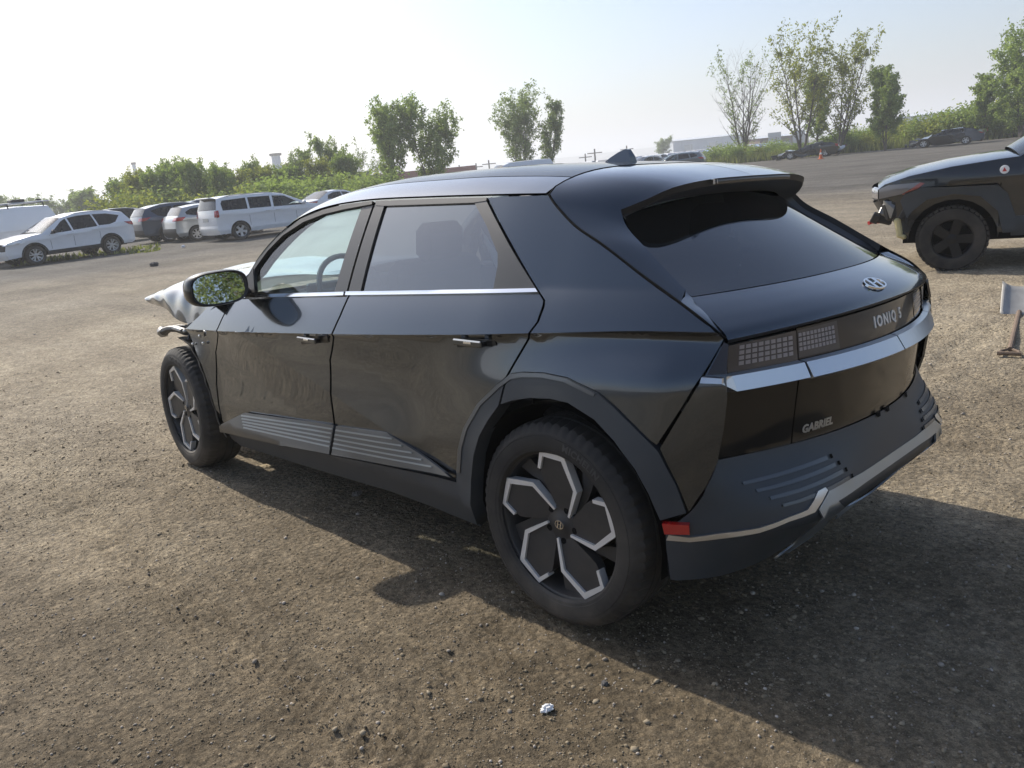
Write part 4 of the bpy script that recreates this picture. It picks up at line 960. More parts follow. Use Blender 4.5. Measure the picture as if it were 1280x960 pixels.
W1 = copy_tree(W0, CAR); W1.location = (3.0, .818, .3685); W1.rotation_euler = (0, R(23), R(-3.7))
W2 = copy_tree(W0, CAR); W2.location = (0, -.815, .3685); W2.rotation_euler = (0, R(10), math.pi)
W3 = copy_tree(W0, CAR); W3.location = (3.0, -.818, .3685); W3.rotation_euler = (0, R(40), math.pi - R(3.7))

# --- crumpled front ------------------------------------------------------------------------------------------
hp = lambda u, v_, y: px_y(u, v_, y)
top = [hp(298, 352, .74), hp(262, 349, .76), hp(232, 351, .77), hp(208, 357, .77), hp(193, 364, .76), hp(183, 370, .74)]
low = [hp(272, 382, .84), hp(252, 392, .84), hp(236, 405, .845), hp(222, 400, .84), hp(206, 385, .81), hp(187, 379, .77)]
topc = crv(top, 18); lowc = crv(low, 18)
midc = topc * .45 + lowc * .55 + [0, .022, .010] + np.stack([np.zeros(18), .012 * np.sin(np.arange(18) * 1.9), .010 * np.sin(np.arange(18) * 2.7 + 1)], -1)
topc = topc + np.stack([np.zeros(18), np.zeros(18), .006 * np.sin(np.arange(18) * 1.3)], -1)
cen = np.stack([np.linspace(2.62, 3.80, 18), np.zeros(18), np.interp(np.linspace(0, 1, 18), [0, .3, .6, .8, 1], [1.06, 1.13, 1.16, 1.09, .98])], -1)
q1 = topc * .62 + cen * .38 + np.stack([np.zeros(18), np.zeros(18), .025 + .012 * np.sin(np.linspace(0, 9, 18))], -1)
q2 = topc * .28 + cen * .72 + np.stack([np.zeros(18), np.zeros(18), .025 - .012 * np.sin(np.linspace(0, 8, 18))], -1)
half = np.stack([lowc, midc, topc, q1, q2, cen], 1); oth = half[:, ::-1][:, 1:] * [1, -1, 1]; oth = oth - np.stack([np.zeros(18), np.zeros(18), np.linspace(0, .08, 18)], -1)[:, None] * np.linspace(0, 1, 5)[None, :, None]
bon = patch('bonnet', np.concatenate([half, oth], 1), 'paint', CAR); bon['label'] = 'crumpled bonnet bent upwards at the front'
md = bon.modifiers.new('smooth', 'SUBSURF'); md.levels = md.render_levels = 2
inn = np.stack([lowc - [0, .02, -.006], midc - [0, .035, 0], topc - [0, .05, .02]], 1); patch('bonnet_inner', inn, 'black_plastic', bon)
# cowl, strut tower, apron under the bonnet
mb = MB(); mb.box((2.55, 0, .98), (.28, 1.5, .10), None, .03); mb.box((3.0, .60, .80), (.36, .26, .16), None, .04); mb.box((3.0, -.60, .80), (.36, .26, .16), None, .04); mb.box((3.1, 0, .66), (.62, .84, .30), None, .05); mb.build('engine_bay', 'black_plastic', CAR, smooth=True)
# torn fender rail with bent tip
P = [hp(262, 405, .80), hp(246, 411, .84), hp(232, 415, .86), hp(221, 411, .87), hp(212, 411, .88), hp(204, 415, .88)]
mb = MB(); mb.tube([tuple(q) for q in P], [.030, .028, .022, .020, .020, .028], 8); mb.build('fender_rail', 'black_plastic', CAR, smooth=True)
mb = MB(); q = P[-1]; mb.tube([tuple(q + [.02, 0, .01]), tuple(q), tuple(q + [-.01, 0, -.025])], [.030, .036, .022], 10); mb.tube([tuple(P[3] + [0, .02, .01]), tuple(P[2] + [0, .02, .012])], .012, 6); mb.build('bent_bracket', 'bare_metal', CAR, smooth=True)
P = [hp(262, 398, .80), hp(248, 405, .82), hp(238, 407, .83)]
mb = MB(); mb.tube([tuple(q) for q in P], .022, 6); mb.box(tuple(hp(246, 402, .80)), (.10, .06, .05), Matrix.Rotation(.4, 3, 'Y'), .01); mb.tube([tuple(hp(236, 411, .85)), tuple(hp(245, 425, .875)), tuple(hp(252, 440, .88))], .010, 6); mb.build('torn_bracket', 'bare_metal', CAR, smooth=True)
mb = MB(); 
for (u, v_) in ((249.5, 420), (254, 429), (241, 430), (230, 414)): mb.box(tuple(hp(u, v_, .925)), (.016, .012, .014), None, .003)
mb.build('broken_clips', 'silver', CAR)
# loose wiring and torn strips hanging out of the front corner
for k_, (a_, b_, c_) in enumerate([((258, 398), (243, 403), (231, 410)), ((252, 404), (240, 412), (236, 424)), ((262, 392), (250, 398), (243, 408)), ((240, 408), (226, 407), (214, 409))]):
    mb = MB(); mb.tube([tuple(q) for q in crv([hp(*a_, .82), hp(*b_, .85) + [0, .01, 0], hp(*c_, .88)], 8)], .006 + .002 * (k_ % 2), 6); mb.build('loose_cable', 'black_plastic', CAR, smooth=True)
mb = MB(); V = [hp(247, 399, .82), hp(256, 396, .80), hp(252, 405, .84), hp(243, 409, .86)]; mb.add(V, [(0, 1, 2, 3)]); mb.build('torn_strip', 'bare_metal', CAR)
# front wheel liner: ridged dark arc left hanging behind the tyre
lo1 = crv([(2.98, .90, .800), (2.84, .91, .775), (2.72, .915, .68), (2.65, .92, .56), (2.60, .92, .44), (2.56, .92, .34), (2.50, .915, .27)], 30)
lo2 = crv([(3.02, .74, .790), (2.90, .74, .765), (2.78, .74, .68), (2.70, .74, .56), (2.66, .74, .44), (2.62, .74, .34), (2.58, .74, .27)], 30)
rip = np.array([(0.010 if i % 4 < 2 else 0) for i in range(30)]); lo1[:, 0] += rip; lo2[:, 0] += rip
patch('wheel_liner', np.stack([lo1 + [-.03, .004, 0], lo1, lo1 * .5 + lo2 * .5, lo2], 1), 'black_plastic', CAR, smooth=False)
# exposed crash beam and radiator pack (bumper cover is gone)
mb = MB(); mb.box((3.62, 0, .52), (.08, 1.25, .13), None, .02); mb.box((3.40, .52, .52), (.44, .10, .13), None, .015); mb.box((3.40, -.52, .52), (.44, .10, .13), None, .015); mb.build('crash_beam', 'bare_metal', CAR, smooth=True)
mb = MB(); mb.box((3.46, 0, .60), (.08, .98, .46), None, .02); mb.tube([(3.42, -.6, .88), (3.48, 0, .86), (3.42, .6, .88)], .03); mb.build('radiator_pack', 'black_plastic', CAR, smooth=True)

# ================================================================== OTHER VEHICLES
pbsdf('paint_white', (.82, .83, .84), rough=.3, coat=.8, dirt=.15, dirt_z=.5)
pbsdf('paint_silver', (.42, .44, .45), rough=.32, metal=.5, coat=.8, dirt=.15, dirt_z=.5)
pbsdf('paint_grey', (.055, .062, .070), rough=.3, metal=.4, coat=1., dirt=.15)
pbsdf('paint_blue', (.025, .055, .13), rough=.3, metal=.4, coat=1., dirt=.15)
pbsdf('paint_black', (.010, .0115, .013), rough=.25, metal=.2, coat=1., coat_r=.03, dirt=.15)
pbsdf('paint_greygreen', (.16, .19, .20), rough=.3, metal=.4, coat=.8)
pbsdf('headlamp', (.72, .72, .74), rough=.12, coat=1., metal=.3)
pbsdf('alloy', (.50, .50, .50), rough=.35, metal=.7)
pbsdf('alloy_black', (.012, .012, .013), rough=.35, metal=.4)
pbsdf('yellow_foam', (.50, .44, .24), rough=.9)
pbsdf('hook_red', (.45, .03, .03), rough=.5)
glass_mat('glass_car', (.42, .50, .49)); glass_mat('glass_car_dark', (.06, .062, .065))

def bg_wheel(parent, r, rim_r, style, mat, w=.22):
    wl = empty('wheel'); wl.parent = parent
    k = r / .3685
    MBt = MB(); MBt.lathe_y([(rim_r, -w / 2), (rim_r + .02, -w / 2 - .004), (r - .02, -w / 2), (r, -w / 2 + .03), (r, w / 2 - .03), (r - .02, w / 2), (rim_r + .02, w / 2 + .004), (rim_r, w / 2)], n=40); MBt.build('tyre', 'rubber', wl, smooth=True)
    m = MB(); m.lathe_y([(rim_r, w / 2), (rim_r - .012, w / 2 - .005), (rim_r - .03, w / 2 - .05), (rim_r - .035, -w / 2)], n=40); rim = m.build('rim', mat, wl, smooth=True)
    m = MB(); m.lathe_y([(rim_r - .02, w / 2 - .10), (.001, w / 2 - .10)], n=24); m.build('wheel_back', 'void', wl)
    n = {'five': 5, 'ten': 5, 'seven': 7, 'cover': 9}[style]
    for i in range(n):
        sp = MB(); a0 = 2 * math.pi * i / n
        offs = [(-.16, .0), (.16, .0)] if style == 'ten' else [(0, 0)]
        for (da, _) in offs:
            a = a0 + da; b = a0 + da * 1.7; hw = {'five': .050, 'ten': .022, 'seven': .030, 'cover': .036}[style]
            p0 = np.array((math.cos(a0 + da * .3), math.sin(a0 + da * .3))) * .05; p1 = np.array((math.cos(b), math.sin(b))) * (rim_r - .008); d = p1 - p0; d /= np.linalg.norm(d); q = np.array((-d[1], d[0]))
            P = [p0 - q * hw * .9, p1 - q * hw, p1 + q * hw, p0 + q * hw * .9]
            sp.prism([tuple(t) for t in P], lambda t: (t[0], w / 2 - .022 + .012 * math.hypot(*t) / rim_r, t[1]), lambda t: (t[0], w / 2 - .06, t[1]))
        sp.build('spoke', mat, rim, kind=None)
    m = MB(); m.lathe_y([(.001, w / 2 - .012), (.03, w / 2 - .012), (.065, w / 2 - .022), (.07, w / 2 - .05)], n=20); m.build('hub', mat, wl, smooth=True)
    return wl

def make_vehicle(name, label, cat, spec, paint, group=None, detail=True):
    root = empty(name); tag(root, label, cat, group)
    wb, Wd = spec['wb'], spec['W']; prof = spec['prof']; r = spec['r']; ar = spec.get('arch', r * 1.18); bz_ = spec.get('sill', .28)
    px_, pz_ = np.array([q[0] for q in prof]), np.array([q[1] for q in prof]); xf, xb = px_.max(), px_.min()
    belt = spec['belt']
    def plan(x):
        x = np.asarray(x, float); f = np.clip((x - (xf - .75)) / .75, 0, 1); b = np.clip(((xb + .55) - x) / .55, 0, 1)
        return 1 - spec.get('nose', .16) * f ** 2.2 - spec.get('tail', .09) * b ** 2.2
    def S_(x, z):
        x = np.asarray(x, float); z = np.asarray(z, float); B_ = np.interp(x, *belt); t = np.clip(z - B_, 0, None)
        sh = .012 * np.exp(-((z - B_ + .10) / .05) ** 2) - .03 * np.clip((.62 - np.abs(z - .62)) * 0, 0, 1)
        return Wd * plan(x) - .03 * sst(.0, .35, B_ - z) * (z > .5) * 0 + sh - .016 * np.sin(np.clip((B_ - .10 - z) / (B_ - .4), 0, 1) * math.pi) - spec.get('tumble', .45) * t - .22 * t * t - .30 * np.clip(.42 - z, 0, None)
    fn = lambda A: (lambda A: np.stack([A[:, 0], S_(A[:, 0], A[:, 1]), A[:, 1]], -1))(np.asarray(A, float).reshape(-1, 2))
    mid = np.array((wb / 2, 0, .8))
    def arch(xc, n=12, R_=None, rev=False):
        R_ = R_ or ar; t = np.linspace(0, math.pi, n); z0 = r * .98
        P = [(xc + R_ * math.cos(a), z0 + R_ * math.sin(a)) for a in t]; P = [(P[0][0], bz_)] + P + [(P[-1][0], bz_)]
        return P[::-1] if rev else P
    outline = [(q[0], q[1]) for q in prof] + arch(0., rev=True) + arch(wb, rev=True)
    wins = spec['windows']
    H = .07 if detail else .14
    for mir in (False, True):
        panel('body_side', outline, fn, paint, root, h=H, thick=.01, holes=[w[0] for w in wins], mirror=mir, mid=mid)
        for poly, gm in wins: panel('side_window', poly, fn, gm, root, h=.2, thick=0, off=-.012, mirror=mir, mid=mid)
        if 'cladding' in spec:
            for xc in (0., wb):
                o_ = arch(xc, 14, ar + .055); i_ = arch(xc, 14, ar - .002)
                panel('arch_cladding', o_ + i_[::-1], fn, 'black_plastic', root, h=.15, off=.012, thick=.03, mirror=mir, mid=mid)
            panel('sill_cladding', [(ar, bz_ - .03), (wb - ar, bz_ - .03), (wb - ar, bz_ + .10), (ar, bz_ + .10)], fn, 'black_plastic', root, h=.2, off=.014, thick=.03, mirror=mir, mid=mid)
        if detail:
            for sx in spec.get('seams', ()):
                zt = float(np.interp(sx, *belt)); panel('door_seam', [(sx, bz_ + .06), (sx + .010, bz_ + .06), (sx + .010, zt), (sx, zt)], fn, 'void', root, h=.2, off=.0015, thick=0, mirror=mir, mid=mid)
            for hx in spec.get('handles', ()):
                zt = float(np.interp(hx, *belt)) - .07; a = fn([(hx, zt)])[0]; m = MB(); m.box((hx, (a[1] + .02) * (-1 if mir else 1), zt), (.20, .03, .035), None, .008); m.build('door_handle', spec.get('handle_mat', paint), root, smooth=True)
        for lname, poly, lm, dp in spec.get('lamps', ()):
            lp = panel(lname, poly, fn, lm, root, h=.08, off=.012, thick=.02, mirror=mir, mid=mid)
            zs = sorted(q[1] for q in poly); z0, z1 = zs[0], zs[-1]; front = poly[0][0] > wb / 2; sg = -1 if mir else 1
            pp = [q for q in prof if (q[0] > wb * .6 if front else q[0] < 0)]; pp = sorted(pp, key=lambda q: q[1]); rows = []
            for zz in np.linspace(z0 + .01, z1 - .01, 5):
                xe = float(np.interp(zz, [q[1] for q in pp], [q[0] for q in pp])); ye = float(S_(xe, zz)); rows.append([(xe + (1 if front else -1) * (.012 + .07 * (1 - abs(v_) ** 3)), sg * v_ * (ye + .008), zz) for v_ in np.linspace(1, 1 - dp / ye, 6)])
            patch('lens', np.array(rows), lm, lp)
        if 'mirror' in spec:
            mx, mz = spec['mirror']; a = float(S_(mx, mz)); sg = -1 if mir else 1; m = MB(); m.box((mx, sg * (a + .13), mz + .03), (.13, .20, .15), None, .05); m.box((mx + .02, sg * (a + .03), mz - .02), (.07, .14, .05)); m.build('wing_mirror', spec.get('mirror_mat', 'black_plastic'), root, smooth=True)
        if 'rail' in spec:
            x0, x1 = spec['rail']; m = MB(); P = []
            for x in np.linspace(x0, x1, 7):
                z = float(np.interp(x, px_[::-1] if px_[0] > px_[-1] else px_, pz_[::-1] if px_[0] > px_[-1] else pz_)) if False else spec['roof_z'](x); P.append((x, (-1 if mir else 1) * (float(S_(x, z)) - .04), z + .045))
            P[0] = (P[0][0], P[0][1], P[0][2] - .04); P[-1] = (P[-1][0], P[-1][1], P[-1][2] - .04); m.tube(P, .018, 6); m.build('roof_rail', spec.get('rail_mat', 'alloy'), root, smooth=True)
    # top and end panels: ribbons following the outline from flank to flank
    vv = np.array([-1, -.985, -.94, -.85, -.6, -.3, 0, .3, .6, .85, .94, .985, 1]); i0 = 0
    while i0 < len(prof) - 1:
        tg = prof[i0][2]; i1 = i0 + 1
        while i1 < len(prof) - 1 and prof[i1][2] == tg: i1 += 1
        if tg:
            P = resample([(q[0], q[1]) for q in prof[i0:i1 + 1]], .12, closed=False); d = np.gradient(P, axis=0); nn = np.stack([d[:, 1], -d[:, 0]], -1); nn /= np.linalg.norm(nn, axis=1)[:, None] + 1e-9
            c_ = P - [wb / 2, .7]
            if (nn * c_).sum() < 0: nn = -nn
            cr = {'windscreen': .09, 'rear_window': .06, 'roof': .05, 'bonnet': .05, 'front_bumper': .10, 'rear_bumper': .06, 'tailgate': .06, 'grille': .10}.get(tg, .05)
            rows = []
            for q, n_ in zip(P, nn):
                ye = float(S_(q[0], q[1])); rows.append([(q[0] + n_[0] * cr * (1 - abs(v) ** 3), v * ye, q[1] + n_[1] * cr * (1 - abs(v) ** 3)) for v in vv])
            mt = {'windscreen': 'glass_car', 'rear_window': 'glass_car_dark', 'front_bumper': spec.get('bumper_mat', paint), 'rear_bumper': spec.get('rbumper_mat', paint), 'grille': 'black_plastic'}.get(tg, paint)
            patch(tg, np.array(rows), mt, root)
        i0 = i1
    # underside, cabin tub, seats
    m = MB(); m.box(((xf + xb) / 2, 0, .40), (xf - xb - .5, 1.1, .24)); m.build('underbody', 'void', root)
    bl_ = float(np.interp(wb * .4, *belt)); cx = spec.get('cabin', (-.5, 1.9)); m = MB()
    m.box(((cx[0] + cx[1]) / 2, 0, (bl_ - .05 + .45) / 2), (cx[1] - cx[0], 2 * Wd - .30, bl_ - .05 - .45)); tub = m.build('cabin', 'interior_dark', root)
    for x in spec.get('seats', (.35, 1.25)):
        for y in (-.38, .38):
            m = MB(); m.box((x, y, bl_ + .06), (.14, .46, .42), Matrix.Rotation(-.2, 3, 'Y'), .05); m.box((x - .06, y, bl_ + .34), (.10, .26, .16), None, .03); m.build('seat', 'interior_dark', root, smooth=True)
    # wheels and their dark housings
    w0 = bg_wheel(root, r, spec.get('rim', r * .66), spec.get('style', 'five'), spec.get('rim_mat', 'alloy'), spec.get('tw', .23))
    for i, (xc, sg) in enumerate(((0., 1), (wb, 1), (0., -1), (wb, -1))):
        w_ = w0 if i == 0 else copy_tree(w0, root); w_.location = (xc, sg * (Wd - spec.get('tw', .23) / 2 - .015), r); w_.rotation_euler = (0, rnd.uniform(0, 6), 0 if sg > 0 else math.pi)
        V = []; n = 12
        for k in range(n + 1):
            t_ = math.pi * k / n; V += [(xc + (ar - .004) * math.cos(t_), sg * (Wd - .02), r + (ar - .004) * math.sin(t_)), (xc + (ar - .004) * math.cos(t_), sg * .45, r + (ar - .004) * math.sin(t_))]
        mk('wheel_housing', V, [(2 * k, 2 * k + 1, 2 * k + 3, 2 * k + 2) for k in range(n)] + [tuple(range(1, 2 * n + 3, 2))], 'void', root)
    return root, S_, fn
JP0 = None
def place(root, spec, contact, heading, side, at='rear'):
    """put a vehicle so that its rear (or front) wheel on the given side touches the ground at contact"""
    h = R(heading); f = np.array((math.cos(h), math.sin(h))); l = np.array((-math.sin(h), math.cos(h)))
    o = np.array(contact[:2]) - l * side * (spec['W'] - .10) - (f * spec['wb'] if at == 'front' else 0)
    root.location = (o[0], o[1], 0.); root.rotation_euler = (0, 0, h)
    if spec is not JP0: root.scale = (.99, .98, .945)

G1, G2 = 'glass_car', 'glass_car_dark'
EQ = dict(wb=2.725, W=.92, r=.345, arch=.40, sill=.34, style='ten', belt=([-1, 0, 1.2, 2.2, 3.6], [1.14, 1.10, 1.03, .98, .88]), cladding=1, seams=(.36, 1.32, 2.14), handles=(.55, 1.45), nose=.20, tail=.12,
  prof=[(3.52, .30, 'front_bumper'), (3.60, .46, 'front_bumper'), (3.60, .58, 'grille'), (3.56, .80, 'bonnet'), (3.40, .90, 'bonnet'), (2.70, 1.03, 'bonnet'), (2.38, 1.06, 'windscreen'), (1.90, 1.34, 'windscreen'), (1.55, 1.53, 'roof'), (1.0, 1.635, 'roof'), (.3, 1.65, 'roof'), (-.35, 1.60, 'roof'), (-.72, 1.52, 'rear_window'), (-.93, 1.20, 'tailgate'), (-1.0, .98, 'tailgate'), (-1.0, .62, 'rear_bumper'), (-.97, .40, 'rear_bumper'), (-.80, .34, '')],
  windows=[([(2.12, 1.02), (1.92, 1.15), (1.58, 1.41), (1.38, 1.50), (1.34, 1.05)], G1), ([(1.28, 1.06), (1.31, 1.51), (.9, 1.56), (.46, 1.56), (.40, 1.10)], G2), ([(.34, 1.12), (.40, 1.555), (-.10, 1.53), (-.55, 1.42), (-.30, 1.18), (-.05, 1.12)], G2)],
  lamps=[('headlamp', [(3.585, .76), (3.50, .86), (3.05, .87), (3.20, .79)], 'headlamp', .14), ('tail_lamp', [(-.985, 1.00), (-.965, 1.14), (-.62, 1.15), (-.80, 1.04)], 'red_lens', .28)], mirror=(2.02, 1.06), rail=(-.3, 1.2), roof_z=lambda x: 1.62 - .06 * (x - .45) ** 2, rbumper_mat='black_plastic')
t, *_ = make_vehicle('white_suv', 'white compact SUV with black lower cladding, parked in front of the roof-rack van', 'car', EQ, 'paint_white')
place(t, EQ, ground_at(142, 317), 99.5, 1)

def right_dir(px):
    y = 480 + FPX * (CAM_F[2] + (px - 640) / FPX * CAM_R[2]) / CAM_U[2]; d = wray(px, y); return math.degrees(math.atan2(d[1], d[0])) - 90
VAN = dict(wb=3.078, W=.98, r=.345, arch=.40, sill=.28, style='five', belt=([-1, 0, 1.5, 3, 4], [1.13, 1.11, 1.07, 1.02, .92]), seams=(.42, 1.42, 2.36), handles=(1.2, 1.62), nose=.22, tail=.05, tumble=.28,
  prof=[(3.92, .30, 'front_bumper'), (4.0, .48, 'front_bumper'), (3.98, .72, 'grille'), (3.90, .88, 'bonnet'), (3.45, 1.02, 'bonnet'), (3.0, 1.10, 'windscreen'), (2.45, 1.42, 'windscreen'), (2.0, 1.64, 'roof'), (1.5, 1.735, 'roof'), (.5, 1.755, 'roof'), (-.5, 1.74, 'roof'), (-.86, 1.70, 'rear_window'), (-1.02, 1.22, 'tailgate'), (-1.06, 1.0, 'tailgate'), (-1.06, .62, 'rear_bumper'), (-1.08, .46, 'rear_bumper'), (-1.0, .28, '')],
  windows=[([(2.72, 1.08), (2.36, 1.36), (2.02, 1.57), (1.52, 1.62), (1.46, 1.12)], G1), ([(1.36, 1.13), (1.42, 1.625), (.52, 1.645), (.48, 1.15)], G2), ([(.40, 1.15), (.44, 1.645), (-.62, 1.62), (-.72, 1.50), (-.72, 1.18)], G2)],
  lamps=[('tail_lamp', [(-1.06, .94), (-1.05, 1.20), (-.92, 1.20), (-.94, .94)], 'red_lens', .12), ('headlamp', [(3.95, .74), (3.9, .90), (3.5, .94), (3.6, .78)], 'headlamp', .15)], mirror=(2.72, 1.14), mirror_mat='paint_white', rail=(-.5, 1.6), roof_z=lambda x: 1.735 - .02 * (x - .5) ** 2, cabin=(-.6, 2.4), seats=(.2, 1.1, 1.95))
sqz = lambda x: x * .80 if x < 0 else x
VAN['prof'] = [(sqz(q[0]), q[1] if q[1] < 1.3 else q[1] - .06, q[2]) for q in VAN['prof']]; VAN['windows'] = [([(sqz(q[0]), q[1] if q[1] < 1.3 else q[1] - .06) for q in w[0]], w[1]) for w in VAN['windows']]; VAN['lamps'] = [(a, [(sqz(q[0]), q[1]) for q in b], c, d) for a, b, c, d in VAN['lamps']]; VAN['roof_z'] = lambda x: 1.675 - .02 * (x - .5) ** 2
t, S_, fn = make_vehicle('white_minivan', 'white minivan with dark side windows and tall red tail lamps', 'van', VAN, 'paint_white')
place(t, VAN, ground_at(303, 299), right_dir(303) + 24, -1)
m = MB(); m.box((-.915, 0, .86), (.02, .50, .14)); m.build('plate_recess', 'paint_silver', t); m = MB(); m.box((-.82, 0, 1.68), (.22, 1.3, .04), Matrix.Rotation(.15, 3, 'Y'), .01); m.build('roof_spoiler', 'paint_white', t)
hdg = right_dir(303) + 24
HB_ = dict(wb=2.6, W=.875, r=.315, arch=.365, sill=.25, style='seven', belt=([-1, 0, 1.2, 2.2, 3.6], [1.06, 1.02, .98, .93, .85]), seams=(.3, 1.3, 2.1), handles=(.5, 1.45), nose=.2, tail=.10,
  prof=[(3.36, .26, 'front_bumper'), (3.44, .44, 'front_bumper'), (3.38, .72, 'bonnet'), (2.95, .88, 'bonnet'), (2.45, .98, 'windscreen'), (1.9, 1.28, 'windscreen'), (1.6, 1.42, 'roof'), (1.0, 1.49, 'roof'), (.2, 1.48, 'roof'), (-.35, 1.42, 'rear_window'), (-.62, 1.10, 'tailgate'), (-.76, .92, 'tailgate'), (-.78, .60, 'rear_bumper'), (-.80, .44, 'rear_bumper'), (-.70, .25, '')],
  windows=[([(2.15, .97), (1.86, 1.17), (1.6, 1.34), (1.22, 1.39), (1.2, .99)], G1), ([(1.12, 1.0), (1.15, 1.395), (.4, 1.39), (.26, 1.04)], G2), ([(.18, 1.05), (.3, 1.385), (-.05, 1.36), (-.3, 1.24), (-.28, 1.13)], G2)],
  lamps=[('tail_lamp', [(-.775, .90), (-.70, 1.05), (-.35, 1.04), (-.5, .92)], 'red_lens', .24), ('headlamp', [(3.4, .70), (3.2, .82), (2.85, .84), (3.0, .72)], 'headlamp', .15)], mirror=(2.1, .98), mirror_mat='paint_silver', rbumper_mat='black_plastic')
t, *_ = make_vehicle('silver_hatchback', 'silver hatchback parked between the blue-grey SUV and the white minivan', 'car', HB_, 'paint_silver')
place(t, HB_, ground_at(248, 301), hdg, -1)
SUV = dict(EQ); SUV.update(style='ten', W=.93)
pbsdf('paint_bluegrey', (.035, .055, .095), rough=.3, metal=.4, coat=1., dirt=.1)
t, *_ = make_vehicle('dark_suv', 'dark blue-grey SUV with bright tail lamps beside the silver hatchback', 'car', SUV, 'paint_bluegrey'); place(t, SUV, ground_at(213, 302), hdg, -1)
t, *_ = make_vehicle('blue_suv', 'deep blue SUV showing behind the dark blue-grey SUV', 'car', SUV, 'paint_blue'); place(t, SUV, at_dist(247, 41.5), hdg, -1)
t, *_ = make_vehicle('black_suv', 'black SUV half hidden behind the tail of the white compact SUV', 'car', SUV, 'paint_black'); place(t, SUV, ground_at(165, 303) + np.array((1.5, 0.2, 0)), hdg, -1)
# white panel van with a ladder rack
PV = dict(wb=3.5, W=1.0, r=.36, arch=.42, sill=.32, style='five', rim_mat='alloy', belt=([-2, 0, 2, 5], [1.35, 1.35, 1.30, 1.15]), seams=(2.2, 3.1), handles=(2.3,), nose=.2, tail=.03, tumble=.16,
  prof=[(4.35, .32, 'front_bumper'), (4.42, .55, 'front_bumper'), (4.38, .95, 'bonnet'), (4.0, 1.15, 'bonnet'), (3.6, 1.24, 'windscreen'), (3.1, 1.66, 'windscreen'), (2.8, 1.92, 'roof'), (2.3, 2.06, 'roof'), (0, 2.10, 'roof'), (-1.0, 2.06, 'tailgate'), (-1.22, 1.5, 'tailgate'), (-1.25, .7, 'rear_bumper'), (-1.3, .5, 'rear_bumper'), (-1.2, .32, '')],
  windows=[([(3.3, 1.26), (2.95, 1.6), (2.75, 1.78), (2.35, 1.80), (2.3, 1.30)], G1)], lamps=[('tail_lamp', [(-1.22, 1.1), (-1.2, 1.5), (-1.1, 1.5), (-1.12, 1.1)], 'red_lens', .1)], mirror=(3.2, 1.35), cabin=(1.6, 3.0), seats=(2.1,))
t, *_ = make_vehicle('panel_van', 'white panel van with a ladder rack on its roof behind the white compact SUV', 'van', PV, 'paint_white')
vp = at_dist(84, 36.5); place(t, PV, (vp[0] + .1, vp[1] + 1.45), 99.5, 1)
for x in (-.8, .5, 1.8):
    m = MB(); m.tube([(x, -.86, 2.06), (x, -.86, 2.22), (x, .86, 2.22), (x, .86, 2.06)], .025, 6); m.build('rack_bar', 'black_plastic', t)
for y in (-.7, .72):
    m = MB(); m.tube([(-1.1, y, 2.26), (2.3, y, 2.26)], .03, 6); m.build('rack_rail', 'alloy', t)
m = MB(); m.box((.0, .5, 2.33), (.5, .35, .14), None, .03); m.build('rack_load', 'black_plastic', t); m = MB(); m.box((-.8, .55, 2.30), (.16, .12, .12)); m.build('rack_load', 'black_plastic', t)

# small sedan for the cars further off
SED = dict(wb=2.75, W=.90, r=.325, arch=.37, sill=.25, style='five', belt=([-1.2, 0, 1.2, 2.2, 3.8], [.98, .96, .93, .90, .80]), nose=.2, tail=.12,
  prof=[(3.6, .25, 'front_bumper'), (3.68, .42, 'front_bumper'), (3.62, .66, 'bonnet'), (3.2, .80, 'bonnet'), (2.5, .92, 'windscreen'), (1.9, 1.22, 'windscreen'), (1.5, 1.38, 'roof'), (.8, 1.45, 'roof'), (.2, 1.41, 'rear_window'), (-.35, 1.18, 'rear_window'), (-.7, 1.02, 'tailgate'), (-1.05, .98, 'tailgate'), (-1.12, .70, 'rear_bumper'), (-1.12, .44, 'rear_bumper'), (-1.0, .25, '')],
  windows=[([(2.1, .93), (1.8, 1.14), (1.5, 1.30), (1.1, 1.35), (1.1, .95)], G1), ([(1.02, .96), (1.04, 1.355), (.5, 1.35), (.05, 1.22), (-.1, 1.0)], G2)], lamps=[('tail_lamp', [(-1.12, .80), (-1.08, .95), (-.8, .96), (-.9, .82)], 'red_lens', .3), ('headlamp', [(3.64, .60), (3.5, .74), (3.1, .77), (3.25, .64)], 'headlamp', .2)], mirror=(1.98, .94), seats=(.35, 1.25), cabin=(-.2, 1.8))
for (px, dist, paint, hd, lab, sp) in ((396, 47, 'paint_white', right_dir(396) + 40, 'low white saloon showing beyond the nose of the white minivan', SED), (378, 54, 'paint_silver', right_dir(378) + 35, 'silver saloon farther back past the white minivan', SED), (358, 60, 'paint_greygreen', right_dir(360) + 35, 'grey-green estate behind the white minivan roof', HB_),
     (868, 66, 'paint_greygreen', right_dir(868) + 172, 'grey-green hatchback parked beyond the shark-fin antenna', HB_), (800, 84, 'paint_silver', right_dir(800) + 30, 'silver saloon in the far row by the low warehouse', SED), (770, 92, 'paint_white', right_dir(770) + 20, 'white saloon in the far row beyond the silver saloon', SED), (826, 96, 'paint_silver', right_dir(820) + 150, 'silver hatchback behind the grey-green hatchback', HB_)):
    t, *_ = make_vehicle('parked_car', lab, 'car', sp, paint, detail=False); q = at_dist(px, dist); place(t, sp, q, hd, 0)
t, *_ = make_vehicle('white_van', 'white van whose roof shows over the roof of the black crossover', 'van', PV, 'paint_white', detail=False); q = at_dist(668, 62); place(t, PV, q, right_dir(668) + 205, 0)
